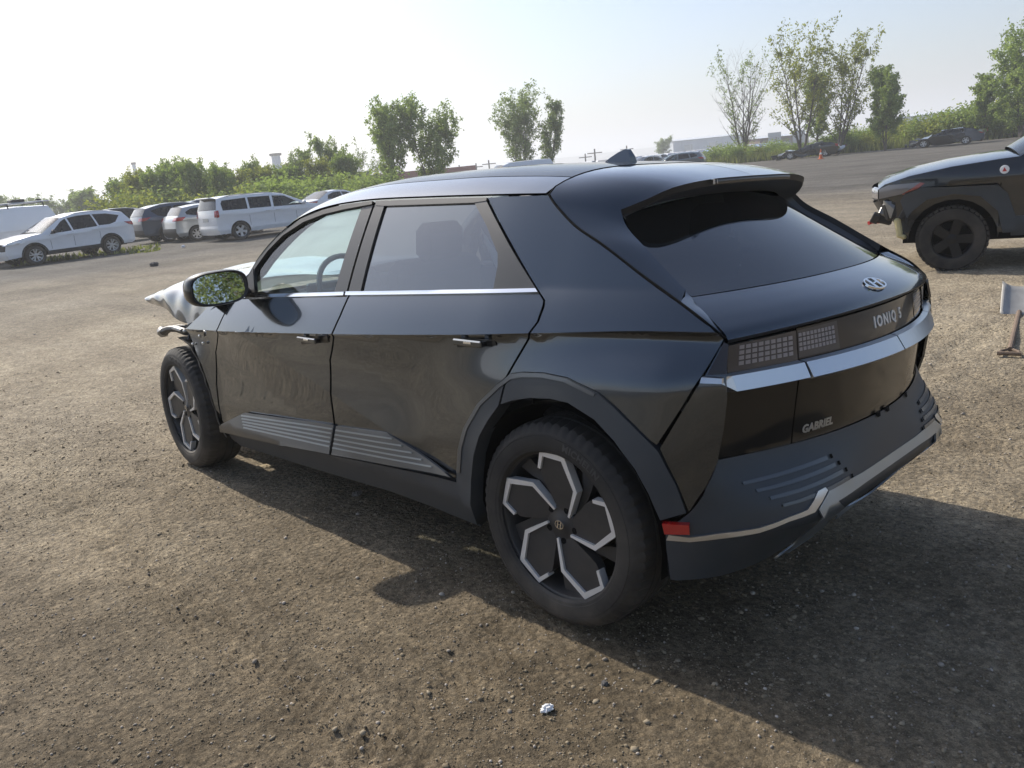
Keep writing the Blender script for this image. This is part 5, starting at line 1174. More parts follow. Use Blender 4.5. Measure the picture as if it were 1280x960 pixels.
# rows of cars in the far storage lot, too small to show parts
def far_car(paint):
    r_ = empty('stored_car'); V = []; P = [(-2.2, .35), (-2.25, .75), (-1.9, .95), (-1.2, 1.0), (-.7, 1.42), (.6, 1.45), (1.25, .98), (2.1, .82), (2.25, .5), (2.2, .35)]
    m = MB(); m.prism(P, lambda q: (q[0], .85 - .25 * max(0, q[1] - .95), q[1]), lambda q: (q[0], -.85 + .25 * max(0, q[1] - .95), q[1])); m.build('body', paint, r_)
    for sg in (1, -1):
        m = MB(); m.prism([(-1.05, 1.03), (-.62, 1.36), (.5, 1.38), (1.0, 1.02)], lambda q: (q[0], sg * (.862 - .25 * max(0, q[1] - .95)), q[1]), lambda q: (q[0], sg * (.80 - .25 * max(0, q[1] - .95)), q[1])); m.build('window', 'glass_car_dark', r_)
    for xw in (-1.35, 1.4):
        m = MB(); m.lathe_y([(.001, -.84), (.33, -.84), (.33, .84), (.001, .84)], c=(xw, 0, .33), n=14); m.build('wheels', 'rubber', r_)
    return r_
fc = [far_car(q) for q in ('paint_white', 'paint_silver', 'paint_grey', 'paint_blue')]
k = 0; rs = random.Random(3)
for (pxa, pxb, dist, n) in ((835, 955, 150, 12), (850, 985, 185, 12), (735, 850, 105, 13), (760, 850, 130, 10), (1120, 1175, 150, 5)):
    for i in range(n):
        q = at_dist(pxa + (pxb - pxa) * (i + rs.uniform(.2, .8)) / n, dist + rs.uniform(-3, 3)); src = fc[rs.choice((0, 0, 0, 1, 1, 2, 3))]
        o = src if not src.get('used') else copy_tree(src); src['used'] = 1
        o.location = (q[0], q[1], 0); o.rotation_euler = (0, 0, R(right_dir(880) + 60 + rs.uniform(-6, 6) + (180 if rs.random() < .4 else 0))); k += 1
        tag(o, 'small parked car in the distant rows of the storage lot', 'car', 'cars in the distant storage rows')
for o in list(COL.objects):
    if 'used' in o: del o['used']
for src in fc:
    if 'label' not in src:
        for ch in list(src.children): bpy.data.objects.remove(ch)
        bpy.data.objects.remove(src)

# ------------------------------------------------------------------ black off-roader with its front bumper missing
JP = dict(wb=2.72, W=.93, r=.345, arch=.435, sill=.40, rim=.215, tw=.245, style='five', rim_mat='alloy_black', belt=([-1, 0, 1.5, 2.2, 3.6], [1.16, 1.13, 1.09, 1.07, .98]), seams=(.5, 1.5, 2.28), handles=(.62, 1.62), nose=.17, tail=.1, tumble=.42, handle_mat='paint_black',
  prof=[(3.36, .62, 'front_bumper'), (3.46, .80, 'grille'), (3.46, .93, 'bonnet'), (3.40, .975, 'bonnet'), (3.15, 1.05, 'bonnet'), (2.75, 1.115, 'bonnet'), (2.30, 1.155, 'bonnet'), (2.12, 1.165, 'windscreen'), (1.65, 1.46, 'windscreen'), (1.35, 1.61, 'roof'), (.7, 1.68, 'roof'), (-.3, 1.66, 'roof'), (-.75, 1.60, 'rear_window'), (-.95, 1.2, 'tailgate'), (-1.0, .7, 'rear_bumper'), (-1.0, .5, 'rear_bumper'), (-.9, .42, '')],
  windows=[([(1.98, 1.13), (1.68, 1.33), (1.40, 1.50), (1.2, 1.56), (1.15, 1.14)], G1), ([(1.08, 1.15), (1.12, 1.57), (.4, 1.59), (.3, 1.18)], G2), ([(.24, 1.19), (.34, 1.59), (-.45, 1.54), (-.6, 1.45), (-.3, 1.22)], G2)],
  lamps=[('tail_lamp', [(-1.0, .95), (-.95, 1.1), (-.7, 1.1), (-.8, .97)], 'red_lens', .25)], mirror=(1.86, 1.17), bumper_mat='black_plastic', cabin=(-.6, 1.6))
J, JS, Jfn = make_vehicle('black_offroader', 'black off-road SUV with missing front bumper and knobbly black wheels', 'car', JP, 'paint_black')
JP0 = JP; jc = ground_at(1188, 337); place(J, JP, jc, 19.0, 1, at='front')
jm = np.array((1.36, 0, .8))
for mir in (False, True):
    o_ = [(2.72 - .60, .40), (2.72 - .585, .55), (2.72 - .50, .80), (2.72 - .40, .905), (2.72 + .30, .925), (2.72 + .47, .87), (2.72 + .51, .79)]; i_ = [(2.72 + .44, .60), (2.72 + .40, .66), (2.72 + .25, .79), (2.72, .835), (2.72 - .25, .79), (2.72 - .42, .62), (2.72 - .47, .40)]
    panel('wheel_flare', o_ + i_, Jfn, 'cladding', J, h=.08, off=.035, thick=.06, mirror=mir, mid=jm)
    o_ = [(.60, .40), (.585, .55), (.50, .80), (.40, .905), (-.40, .905), (-.5, .80), (-.56, .5)]; i_ = [(-.46, .5), (-.40, .66), (-.25, .79), (0, .835), (.25, .79), (.42, .62), (.47, .40)]
    panel('wheel_flare', o_ + i_, Jfn, 'cladding', J, h=.08, off=.035, thick=.06, mirror=mir, mid=jm)
    panel('sill_cladding', [(.55, .36), (2.17, .36), (2.17, .56), (.55, .56)], Jfn, 'cladding', J, h=.1, off=.02, thick=.04, mirror=mir, mid=jm)
    sg = -1 if mir else 1
    pbsdf('jeep_lamp', (.16, .155, .16), rough=.15, coat=1.); pbsdf('amber_lens', (.30, .07, .05), rough=.25, coat=1.)
    hl = panel('headlamp', [(3.455, .82), (3.455, .925), (3.36, .965), (3.04, .975), (3.12, .92), (3.22, .865)], Jfn, 'jeep_lamp', J, h=.05, off=.010, thick=.03, mirror=mir, mid=jm)
    patch('lens', np.array([[(3.47 + .10 * (1 - abs(v_) ** 3) - (.03 if zz > .92 else 0), sg * v_ * float(JS(3.45, zz)), zz) for v_ in np.linspace(1, .62, 6)] for zz in (.82, .87, .92, .94)]), 'jeep_lamp', hl)
    panel('marker_lamp', [(3.22, .863), (3.12, .918), (3.04, .974), (3.00, .962), (3.07, .905), (3.18, .850)], Jfn, 'amber_lens', J, h=.05, off=.012, thick=.02, mirror=mir, mid=jm)
    # bare bracketry where the bumper was
    m = MB(); m.box((3.26, sg * .72, .70), (.30, .22, .22), Matrix.Rotation(.2, 3, 'Y'), .03); m.box((3.40, sg * .66, .60), (.18, .16, .14), Matrix.Rotation(-.3, 3, 'Y'), .02); m.box((3.20, sg * .80, .56), (.10, .07, .34), Matrix.Rotation(.15, 3, 'X'), .02); m.tube([(3.12, sg * .82, .80), (3.18, sg * .85, .62), (3.14, sg * .84, .45)], .018, 6); m.build('bumper_bracket', 'black_plastic', J, smooth=True)
    m = MB(); V = [(3.40, sg * .84, .80), (3.44, sg * .70, .79), (3.30, sg * .86, .70), (3.42, sg * .72, .62), (3.33, sg * .85, .60), (3.28, sg * .80, .78)]; m.add(V, [(0, 1, 3), (0, 3, 4), (0, 4, 2), (0, 2, 5)]); m.build('torn_liner', 'bare_metal', J)
rj = random.Random(12)
for k_ in range(9):
    m = MB(); m.box((rj.uniform(3.18, 3.50), rj.uniform(.55, .86), rj.uniform(.50, .80)), (rj.uniform(.05, .14), rj.uniform(.03, .10), rj.uniform(.04, .14)), Matrix.Rotation(rj.uniform(-.6, .6), 3, 'Y') @ Matrix.Rotation(rj.uniform(-.5, .5), 3, 'X'), .008); m.build('broken_bracket', ('black_plastic', 'bare_metal', 'cladding')[k_ % 3], J, smooth=True)
m = MB(); m.tube([(3.36, .60, .55), (3.54, .60, .55), (3.57, .63, .54)], .022, 8); m.build('tow_hook', 'hook_red', J, smooth=True)
m = MB(); m.box((3.25, .84, .50), (.07, .06, .20), Matrix.Rotation(.2, 3, 'Y'), .02); m.box((3.22, .845, .40), (.11, .05, .06), Matrix.Rotation(-.4, 3, 'Y'), .02); m.build('foam_absorber', 'yellow_foam', J, smooth=True)
m = MB(); m.box((3.36, 0, .64), (.08, 1.3, .12), None, .02); m.build('crash_beam', 'bare_metal', J, smooth=True)
for sg in (1, -1):
    a = Jfn([(2.26, 1.045)])[0]; m = MB(); m.lathe_y([(.001, .004), (.042, .004), (.044, 0)], c=(a[0], 0, 0), n=20); V = [(q[0], sg * (a[1] + .006 + q[1]), q[2] + a[2]) for q in m.v]; o = mk('round_badge', V, m.f, 'paint_white', J, smooth=False)
    m = MB(); m.prism([(a[0] - .022, a[2] - .02), (a[0] + .02, a[2] - .02), (a[0] + .004, a[2] + .022)], lambda q: (q[0], sg * (a[1] + .0125), q[1]), lambda q: (q[0], sg * (a[1] + .009), q[1])); m.build('badge_mark', 'hook_red', o)
# knobbly tread blocks on its tyres
for w_ in [q for q in J.children if q.name.startswith('wheel') and 'housing' not in q.name and 'flare' not in q.name]:
    ty = [q for q in w_.children if q.name.startswith('tyre')][0]; m = MB()
    for k_ in range(36):
        a = 2 * math.pi * k_ / 36
        for (yy, ph) in ((.095, 0), (-.095, .5), (.035, .5), (-.035, 0)):
            b = a + ph * 2 * math.pi / 36; c0 = Vector((.345 * math.cos(b), yy, .345 * math.sin(b))); m.box(tuple(c0), (.024, .052, .040), Matrix.Rotation(-b, 3, 'Y'))
    m.build('tread_blocks', 'rubber', ty, kind='stuff')
# two stripped wrecks by the far trees
WR = dict(SED); WR.update(prof=[(3.35, .25, 'front_bumper'), (3.2, .42, 'front_bumper'), (3.3, .62, 'bonnet'), (3.0, .86, 'bonnet'), (2.6, .84, 'bonnet'), (2.4, .95, 'windscreen'), (1.9, 1.16, 'windscreen'), (1.5, 1.26, 'roof'), (.8, 1.30, 'roof'), (.2, 1.30, 'rear_window'), (-.35, 1.12, 'rear_window'), (-.7, .98, 'tailgate'), (-1.05, .92, 'tailgate'), (-1.02, .70, 'rear_bumper'), (-1.0, .44, 'rear_bumper'), (-.9, .25, '')],
   windows=[([(2.0, .93), (1.8, 1.08), (1.5, 1.18), (1.1, 1.22), (1.1, .95)], G2), ([(1.02, .96), (1.04, 1.225), (.5, 1.23), (.05, 1.16), (-.1, 1.0)], G2)])
t, *_ = make_vehicle('wrecked_car', 'crushed black wrecked car beside the orange cone', 'wreck', WR, 'paint_black', detail=False); q = ground_at(1034, 195); place(t, WR, q, right_dir(1030) + 170, 0)
m = MB()
for i in range(7): m.box((3.5 + rnd.uniform(-.1, .7), rnd.uniform(-.7, .7), .12 + rnd.uniform(0, .3)), (rnd.uniform(.2, .6), rnd.uniform(.1, .4), rnd.uniform(.05, .25)), Matrix.Rotation(rnd.uniform(0, 3), 3, 'Z') @ Matrix.Rotation(rnd.uniform(-.4, .4), 3, 'Y'))
m.build('torn_panels', 'black_plastic', t, kind='stuff')
t, *_ = make_vehicle('wrecked_car', 'black wrecked car with torn-off nose on the lot edge below the low warehouse', 'wreck', WR, 'paint_black', detail=False); q = ground_at(1208, 180); place(t, WR, q, right_dir(1208) + 176, 0)
m = MB()
for i in range(7): m.box((3.4 + rnd.uniform(-.1, .7), rnd.uniform(-.7, .7), .15 + rnd.uniform(0, .4)), (rnd.uniform(.2, .5), rnd.uniform(.1, .4), rnd.uniform(.05, .25)), Matrix.Rotation(rnd.uniform(0, 3), 3, 'Z') @ Matrix.Rotation(rnd.uniform(-.4, .4), 3, 'Y'))
m.build('torn_panels', 'black_plastic', t, kind='stuff')

def crumple(root, amp, seed):
    for ch in root.children:
        if ch.type != 'MESH' or ch.name.startswith('torn'): continue
        n = len(ch.data.vertices); co = np.empty(n * 3, np.float32); ch.data.vertices.foreach_get('co', co); co = co.reshape(-1, 3)
        for k_ in range(3): co[:, k_] += amp * (vnoise(co[:, 0] * 1.3 + 7 * k_ + co[:, 1] * .7, co[:, 2] * 2.1 + co[:, 1], seed + k_)) * 2
        co[:, 2] *= .86; ch.data.vertices.foreach_set('co', co.ravel()); ch.data.update()
for o in [q for q in COL.objects if q.name.startswith('wrecked_car')]:
    if True:
        crumple(o, .26, len(o.name))
        for nm in [ch.name for ch in o.children if ch.name.startswith(('rear_window', 'windscreen'))]: bpy.data.objects.remove(bpy.data.objects[nm])

# ================================================================== TREES AND UNDERGROWTH
pbsdf('bark', (.12, .10, .082), rough=.95, var=.35, vscale=3.)
tone_mat('leaf_mid', (.14, .19, .055), (.34, .41, .15), trans=.42)
tone_mat('leaf_yellow', (.13, .155, .035), (.38, .38, .10), trans=.42)
tone_mat('leaf_grey', (.12, .165, .06), (.31, .37, .15), trans=.40)
tone_mat('grass_blade', (.09, .11, .035), (.30, .31, .11), trans=.3)
def rot_to(d):
    d = np.array(d) / (np.linalg.norm(d) + 1e-9); a = np.cross(d, (0, 0, 1.) if abs(d[2]) < .9 else (1., 0, 0)); a /= np.linalg.norm(a); return a, np.cross(d, a)
def tree(name, label, H, Wd, leafmat, seed, stems=1, density=1.0, steep=.5, leaf=.13, base=.18, bare=0., cat='tree', group=None, droop=0., clump=0.22, lean=(0, 0)):
    rs = np.random.RandomState(seed); root = empty(name); tag(root, label, cat, group); H = H * .87
    tr = MB(); tips = []
    for s in range(stems):
        az0 = rs.rand() * 6.28; sp = (Wd * .26 if stems > 1 else 0) * (.5 + rs.rand()); Hs = H * (1 if s == 0 else rs.uniform(.72, .97)); n = 9; P = []; x = y = 0.
        dx, dy_ = math.cos(az0) * sp, math.sin(az0) * sp; wob = rs.uniform(-1, 1, (n, 2)) * H * .008
        for i in range(n):
            u = i / (n - 1); P.append(np.array((dx * u ** .8 + lean[0] * u + wob[i, 0] + (rs.uniform(-.1, .1) if i == 0 and stems > 1 else 0), dy_ * u ** .8 + lean[1] * u + wob[i, 1], Hs * .96 * u)))
        r0 = (.018 if stems == 1 else .0125) * H; rad = [r0 * (1 - .93 * (i / (n - 1)) ** .9) + .006 for i in range(n)]
        tr.tube([tuple(q) for q in P], rad, 7)
        nb = int((11 + 2.2 * H) / (1 if stems == 1 else 1.35))
        for b in range(nb):
            u = base + (1 - base) * ((b + rs.rand()) / nb); f = u * (n - 1); i = min(int(f), n - 2); p0 = P[i] + (P[i + 1] - P[i]) * (f - i); az = b * 2.4 + rs.rand() * .9
            env = math.sin(min(1, (u - base) / (1 - base) * .93 + .12) * math.pi) ** .6; L = Wd * .5 * env * rs.uniform(.55, 1.1) + .15 * H * .15
            el = steep + (1.35 - steep) * u ** 2.5 * .75 + rs.uniform(-.15, .15); d = np.array((math.cos(az) * math.cos(el), math.sin(az) * math.cos(el), math.sin(el)))
            Q = [p0]; m = 5; L3 = L / max(.35, math.cos(el)) * .85; L3 = min(L3, H * .42)
            for k_ in range(1, m + 1):
                d = d + np.array((0, 0, .10 - droop * k_ / m)) + rs.uniform(-.12, .12, 3); d /= np.linalg.norm(d); Q.append(Q[-1] + d * L3 / m)
            rb = rad[i] * .42; tr.tube([tuple(q) for q in Q], [max(.005, rb * (1 - .85 * k_ / m)) for k_ in range(m + 1)], 4, False)
            isbare = rs.rand() < bare
            for k_ in range(2, m + 1):
                for _ in range(2):
                    dd = d + rs.uniform(-.9, .9, 3); dd /= np.linalg.norm(dd); e = Q[k_] + dd * L3 * rs.uniform(.12, .32)
                    tr.tube([tuple(Q[k_]), tuple((Q[k_] + e) / 2 + rs.uniform(-.03, .03, 3)), tuple(e)], [max(.004, rb * .3), .004, .003], 3, False)
                    if not isbare: tips.append((e, .8 + .5 * rs.rand())); tips.append(((Q[k_] + e) / 2, .7))
    tr.build('trunk', 'bark', root, smooth=True)
    if tips:
        C0 = np.array([t_[0] for t_ in tips]); nl = max(4, int(13 * density)); cl = clump * (H / 8.) ** .5
        n = len(C0); ctr = np.repeat(C0, nl, 0) + rs.normal(0, cl * .55, (n * nl, 3)) * np.repeat([[1, 1, .9]], n * nl, 0); tone = np.repeat(rs.rand(n), nl) * .65 + rs.rand(n * nl) * .35
        N_ = len(ctr); u = rs.normal(size=(N_, 3)); u /= np.linalg.norm(u, axis=1)[:, None]; w = rs.normal(size=(N_, 3)); w = np.cross(u, w); w /= np.linalg.norm(w, axis=1)[:, None]
        s = (leaf * rs.uniform(.6, 1.3, N_))[:, None]; V = np.stack([ctr - u * s, ctr + w * s * .42, ctr + u * s, ctr - w * s * .42], 1)
        mkbulk('crown', V.reshape(-1, 3), np.arange(N_ * 4).reshape(-1, 4), leafmat, parent=root, attr=np.repeat(tone, 4), kind='stuff')
    return root
def put(o, px, dist, rz=0., z=-.02):
    q = at_dist(px, dist); o.location = (q[0], q[1], z); o.rotation_euler = (0, 0, rz)
def Ht(px, py, dist): return height_at(px, py, dist)
o = tree('poplar_tree', 'dense dark poplar with a stepped crown, shorter half of the pair above the car roof', Ht(488, 136, 62), 4.6, 'leaf_mid', 11, density=1.35, steep=.95, leaf=.12, stems=2, clump=0.30); put(o, 497, 62)
o = tree('poplar_tree', 'dense dark poplar with the tallest crown of the pair above the car roof', Ht(533, 122, 62), 3.8, 'leaf_mid', 12, density=1.5, steep=.95, leaf=.12, stems=2, clump=0.30); put(o, 540, 63)
o = tree('poplar_tree', 'loose poplar with thin pale foliage standing alone behind the shark-fin antenna', Ht(652, 110, 76), 4.8, 'leaf_grey', 13, density=.8, steep=.95, leaf=.12, stems=3, clump=0.26); put(o, 655, 76)
o = tree('poplar_tree', 'slender poplar leaning out beside the loose pale poplar', Ht(690, 118, 77), 2.6, 'leaf_grey', 14, density=.9, steep=.95, leaf=.11, stems=2, clump=0.23, lean=(-.5, -.4)); put(o, 684, 77)
o = tree('half_bare_tree', 'half bare tree with many thin upright limbs and low leaves', Ht(925, 58, 84), 6.5, 'leaf_grey', 21, density=.40, steep=.75, leaf=.12, stems=4, bare=.7, base=.12, clump=0.23); put(o, 928, 84)
o = tree('slender_tree', 'tall slender tree with sparse yellowish leaves and leaning stems', Ht(1000, 40, 76), 6.8, 'leaf_yellow', 22, density=.42, steep=.8, leaf=.13, stems=3, bare=.25, base=.2, clump=0.24, lean=(.3, .3)); put(o, 1002, 76)
o = tree('slender_tree', 'tall open tree with bare upper forks above the crushed wreck', Ht(1046, 46, 75), 6.0, 'leaf_yellow', 23, density=.42, steep=.8, leaf=.13, stems=3, bare=.3, base=.15, clump=0.24); put(o, 1046, 75)
o = tree('leafy_tree', 'short leafy tree between the two tall slender trees', Ht(1024, 85, 78), 3.0, 'leaf_mid', 24, density=1.4, steep=.9, leaf=.12, clump=0.26); put(o, 1022, 78)
o = tree('poplar_tree', 'green bushy poplar beside the low white warehouse', Ht(1106, 88, 72), 3.4, 'leaf_mid', 25, density=1.9, steep=.95, leaf=.12, stems=2, base=.08, clump=0.29); put(o, 1106, 72)
o = tree('leafy_tree', 'small round-topped tree beside the tall tree by the lot edge', Ht(1232, 95, 78), 3.0, 'leaf_mid', 26, density=1.8, steep=.8, leaf=.12, clump=0.27); put(o, 1231, 78)
o = tree('tall_tree', 'tall bushy green tree on the lot edge past the black wreck', Ht(1275, 22, 76), 5.2, 'leaf_mid', 27, density=2.0, steep=.85, leaf=.13, stems=2, base=.08, clump=0.32); put(o, 1276, 76)
o = tree('tall_tree', 'broad green tree on the lot edge beyond the off-roader', Ht(1330, 10, 78), 6.0, 'leaf_mid', 28, density=1.6, steep=.8, leaf=.14, stems=2, base=.08, clump=0.32); put(o, 1330, 78)
# belt of young trees behind the parked cars
belt = [tree('young_tree', 'x', 5.0, 3.0, 'leaf_mid', 41, density=.95, steep=.85, leaf=.13, stems=3, base=.06, clump=0.32), tree('young_tree', 'x', 5.0, 2.8, 'leaf_grey', 42, density=.85, steep=.9, leaf=.12, stems=2, base=.08, clump=0.30),
        tree('young_tree', 'x', 5.0, 3.0, 'leaf_yellow', 43, density=.9, steep=.85, leaf=.13, stems=2, base=.05, clump=0.32), tree('bare_young_tree', 'x', 5.0, 2.6, 'leaf_grey', 44, density=.3, steep=.9, leaf=.10, stems=3, bare=.7, base=.1, clump=0.22)]
used = set(); GRP = 'young trees in the belt behind the parked cars'
BL = [(158, 66, 222, 0), (172, 60, 213, 2), (190, 64, 217, 1), (205, 58, 209, 0), (226, 62, 199, 0), (244, 58, 200, 0), (262, 63, 207, 1), (280, 58, 206, 0), (296, 62, 212, 2), (312, 66, 199, 1), (330, 60, 208, 2), (346, 64, 204, 1), (362, 60, 207, 0), (383, 64, 182, 1), (400, 60, 197, 2), (420, 66, 168, 1), (436, 62, 190, 0), (452, 66, 178, 3), (472, 70, 190, 3), (215, 68, 214, 2), (252, 70, 206, 1), (320, 70, 207, 0), (370, 70, 203, 2)]
for i, (px, dist, py, kd) in enumerate(BL):
    src = belt[kd]; o = src if kd not in used else copy_tree(src); used.add(kd); sc = Ht(px, py, dist) / 5.0; put(o, px, dist, rnd.uniform(0, 6.28)); o.scale = (max(sc, .8) * .82, max(sc, .8) * .82, sc)
    if kd == 3: tag(o, 'thin nearly leafless young tree at the end of the belt beside the poplar pair', 'tree', 'nearly leafless young trees')
    else: tag(o, ('dark green', 'pale grey-green', 'yellowish')[kd] + ' young tree in the hazy belt behind the parked cars', 'tree', ('dark green', 'pale grey-green', 'yellowish')[kd] + ' ' + GRP)
for (px, dist, py, sx) in ((110, 105, 236, 1.6), (96, 112, 240, 1.4), (124, 118, 243, 1.5), (12, 120, 243, 1.5), (32, 125, 246, 1.5), (52, 118, 247, 1.3), (74, 130, 250, 1.4), (138, 125, 250, 1.3), (828, 210, 172, 1.6), (-20, 110, 240, 1.6)):
    o = copy_tree(belt[1 if px != 110 else 0]); put(o, px, dist, rnd.uniform(0, 6.28)); sc = Ht(px, py, dist) / 5.0; o.scale = (sc * sx, sc * sx, sc)
    tag(o, 'pale distant tree standing alone beside the far warehouse' if px == 828 else 'distant hazy tree beyond the white panel van', 'tree', None if px == 828 else 'distant trees beyond the panel van')
    if px == 828 and 'group' in o: del o['group']
# trees on the near side of the yard, behind where the picture was taken (seen in the wing mirror)
nearsrc = [tree('yard_tree', 'x', 9.0, 6.5, 'leaf_grey', 61, density=1.6, steep=.7, leaf=.075, stems=3, base=.06, clump=0.30), tree('yard_tree', 'x', 9.0, 6.0, 'leaf_mid', 62, density=1.5, steep=.7, leaf=.075, stems=2, base=.06, clump=0.30)]
for i, (x, y, h) in enumerate(((-19, 5.5, 9), (-22, 9.5, 10), (-18, 12.5, 8), (-26, 6.5, 11), (-24, 14.5, 10), (-21, 2.0, 9))):
    o = nearsrc[i] if i < 2 else copy_tree(nearsrc[i % 2]); o.location = (x, y, -.02); o.scale = (h / 9,) * 3; o.rotation_euler = (0, 0, i * 1.3); tag(o, 'large leafy tree reflected in the wing mirror of the black crossover', 'tree', 'trees reflected in the wing mirror')
# bushes along the foot of the right-hand trees
def bush(seed, mat, dens=1.):
    rs = np.random.RandomState(seed); root = empty('bush'); m = MB(); cs = []
    for i in range(13):
        az = rs.rand() * 6.28; el = rs.uniform(.6, 1.5); L = rs.uniform(.6, 1.25); d = np.array((math.cos(az) * math.cos(el), math.sin(az) * math.cos(el), math.sin(el))); e = d * L; m.tube([(0, 0, -.05), tuple(e * .5 + rs.uniform(-.05, .05, 3)), tuple(e)], [.02, .012, .004], 4, False); cs += [e, e * .75, e * .5, e * .95 + rs.uniform(-.15, .15, 3)]
    m.build('stems', 'bark', root); C0 = np.array(cs); nl = int(44 * dens); ctr = np.repeat(C0, nl, 0) + rs.normal(0, .17, (len(C0) * nl, 3)); ctr[:, 2] = np.abs(ctr[:, 2]); N_ = len(ctr); u = rs.normal(size=(N_, 3)); u /= np.linalg.norm(u, axis=1)[:, None]; w = np.cross(u, rs.normal(size=(N_, 3))); w /= np.linalg.norm(w, axis=1)[:, None]; s = (.058 * rs.uniform(.6, 1.3, N_))[:, None]
    V = np.stack([ctr - u * s, ctr + w * s * .45, ctr + u * s, ctr - w * s * .45], 1); tone = np.repeat(rs.rand(len(C0)), nl) * .6 + rs.rand(N_) * .4
    mkbulk('foliage', V.reshape(-1, 3), np.arange(N_ * 4).reshape(-1, 4), mat, parent=root, attr=np.repeat(tone, 4), kind='stuff'); return root
bs = [bush(1, 'leaf_mid'), bush(2, 'leaf_yellow'), bush(3, 'leaf_grey')]; used = set(); rs = random.Random(8)
for i in range(58):
    u = i / 57
    if i < 40: px = 885 + u * 57 / 39 * 315 + rs.uniform(-5, 5); dist = 81 + rs.uniform(-3, 6); hh = rs.uniform(.9, 2.0) * (1.15 if px > 1050 else .8)
    else: px = 1205 + (i - 40) * 8.; dist = 80 + rs.uniform(-2, 5); hh = rs.uniform(1.5, 2.8)
    kd = rs.choice((0, 0, 1, 2)); src = bs[kd]; o = src if kd not in used else copy_tree(src); used.add(kd); put(o, px, dist, rs.uniform(0, 6)); w_ = hh * rs.uniform(.9, 1.4); o.scale = (w_, w_, hh)
    tag(o, ('dark green', 'yellowish', 'grey-green')[kd] + ' wild bush in the overgrown strip below the sparse trees', 'bush', ('dark green', 'yellowish', 'grey-green')[kd] + ' bushes in the overgrown strip')
for i in range(26):
    px = 150 + i * 13 + rs.uniform(-6, 6); kd = rs.choice((0, 1, 2)); o = copy_tree(bs[kd]); put(o, px, 54 + rs.uniform(-2, 5), rs.uniform(0, 6)); hh = rs.uniform(1.2, 2.2); o.scale = (hh * 1.3, hh * 1.3, hh); tag(o, ('dark green', 'yellowish', 'grey-green')[kd] + ' bush under the belt of young trees behind the parked cars', 'bush', ('dark green', 'yellowish', 'grey-green')[kd] + ' bushes under the belt of young trees')
# weeds and grass at the lot edges
def grass():
    rs = np.random.RandomState(4); P = []
    for (pa, pb, d0, d1, n, h) in ((880, 1215, 77, 83, 6000, .75), (1195, 1330, 78, 83, 1500, .8), (0, 190, 33.0, 36, 260, .16), (140, 420, 50, 54, 2500, .6), (150, 190, 31.5, 33, 50, .10)):
        px = rs.uniform(pa, pb, n); dd = rs.uniform(d0, d1, n)
        for a, b in zip(px, dd):
            q = at_dist(a, b); P.append((q[0], q[1], h * rs.uniform(.4, 1.2)))
    P = np.array(P); n = len(P); th = rs.rand(n) * 6.28; wv = .05 + .03 * rs.rand(n); lean = rs.normal(0, .25, (n, 2)) * P[:, 2:3]; dx, dy_ = np.cos(th) * wv, np.sin(th) * wv; z0 = np.full(n, -.03)
    V = np.stack([np.stack([P[:, 0] - dx, P[:, 1] - dy_, z0], -1), np.stack([P[:, 0] + dx, P[:, 1] + dy_, z0], -1), np.stack([P[:, 0] + lean[:, 0], P[:, 1] + lean[:, 1], P[:, 2]], -1)], 1)
    o = mkbulk('grass', V.reshape(-1, 3), np.arange(n * 3).reshape(-1, 3), 'grass_blade', attr=np.repeat(rs.rand(n), 3)); tag(o, 'rough grass and weeds along the lot edges', 'grass', kind='stuff')
grass()

# ================================================================== BUILDINGS AND DISTANT THINGS
pbsdf('metal_white', (.58, .62, .66), rough=.5, var=.06, vscale=.4); pbsdf('metal_roof', (.62, .65, .68), rough=.5); pbsdf('wall_brown', (.16, .11, .09), rough=.9)
pbsdf('container_red', (.28, .07, .05), rough=.6, var=.2, vscale=2.); pbsdf('container_blue', (.05, .09, .20), rough=.6, var=.2, vscale=2.); pbsdf('pole_wood', (.14, .12, .10), rough=.9); pbsdf('cone_orange', (.62, .12, .02), rough=.55); pbsdf('cone_white', (.75, .75, .72), rough=.5)
def warehouse(label, pxa, pxb, dist, pyt, depth, skew, mat='metal_white', doors=3):
    a = at_dist(pxa, dist); b = at_dist(pxb, dist + skew); L = float(np.linalg.norm(b - a)); H = height_at((pxa + pxb) / 2, pyt, dist + skew / 2); root = empty('warehouse', (a[0], a[1], 0), math.atan2(b[1] - a[1], b[0] - a[0])); tag(root, label, 'building')
    m = MB(); m.box((L / 2, depth / 2, H / 2), (L, depth, H)); wl = m.build('wall', mat, root)
    n = max(3, int(L / 3)); 
    for i in range(n + 1):
        m = MB(); m.box((L * i / n, -.06, H / 2), (.16, .10, H * .98)); m.build('wall_rib', mat, wl)
    m = MB(); m.add([(-.4, -.5, H), (L + .4, -.5, H), (L + .4, depth / 2, H + depth * .06), (-.4, depth / 2, H + depth * .06), (L + .4, depth + .5, H), (-.4, depth + .5, H)], [(0, 1, 2, 3), (3, 2, 4, 5), (0, 3, 5), (1, 4, 2)]); m.build('roof', 'metal_roof', root)
    for i in range(doors):
        m = MB(); m.box((L * (i + .6) / doors, -.05, 1.7), (3., .06, 3.4)); m.build('roller_door', 'paint_silver', root)
    return root
warehouse('long low white metal warehouse behind the far car rows', 842, 934, 300, 172, 10, 12)
warehouse('white metal warehouse with a pale roof beyond the bushy poplar', 1120, 1198, 260, 143, 10, -8)
warehouse('low brown shed behind the trunks of the slender trees', 950, 1010, 190, 170, 6, 5, 'wall_brown', 2)
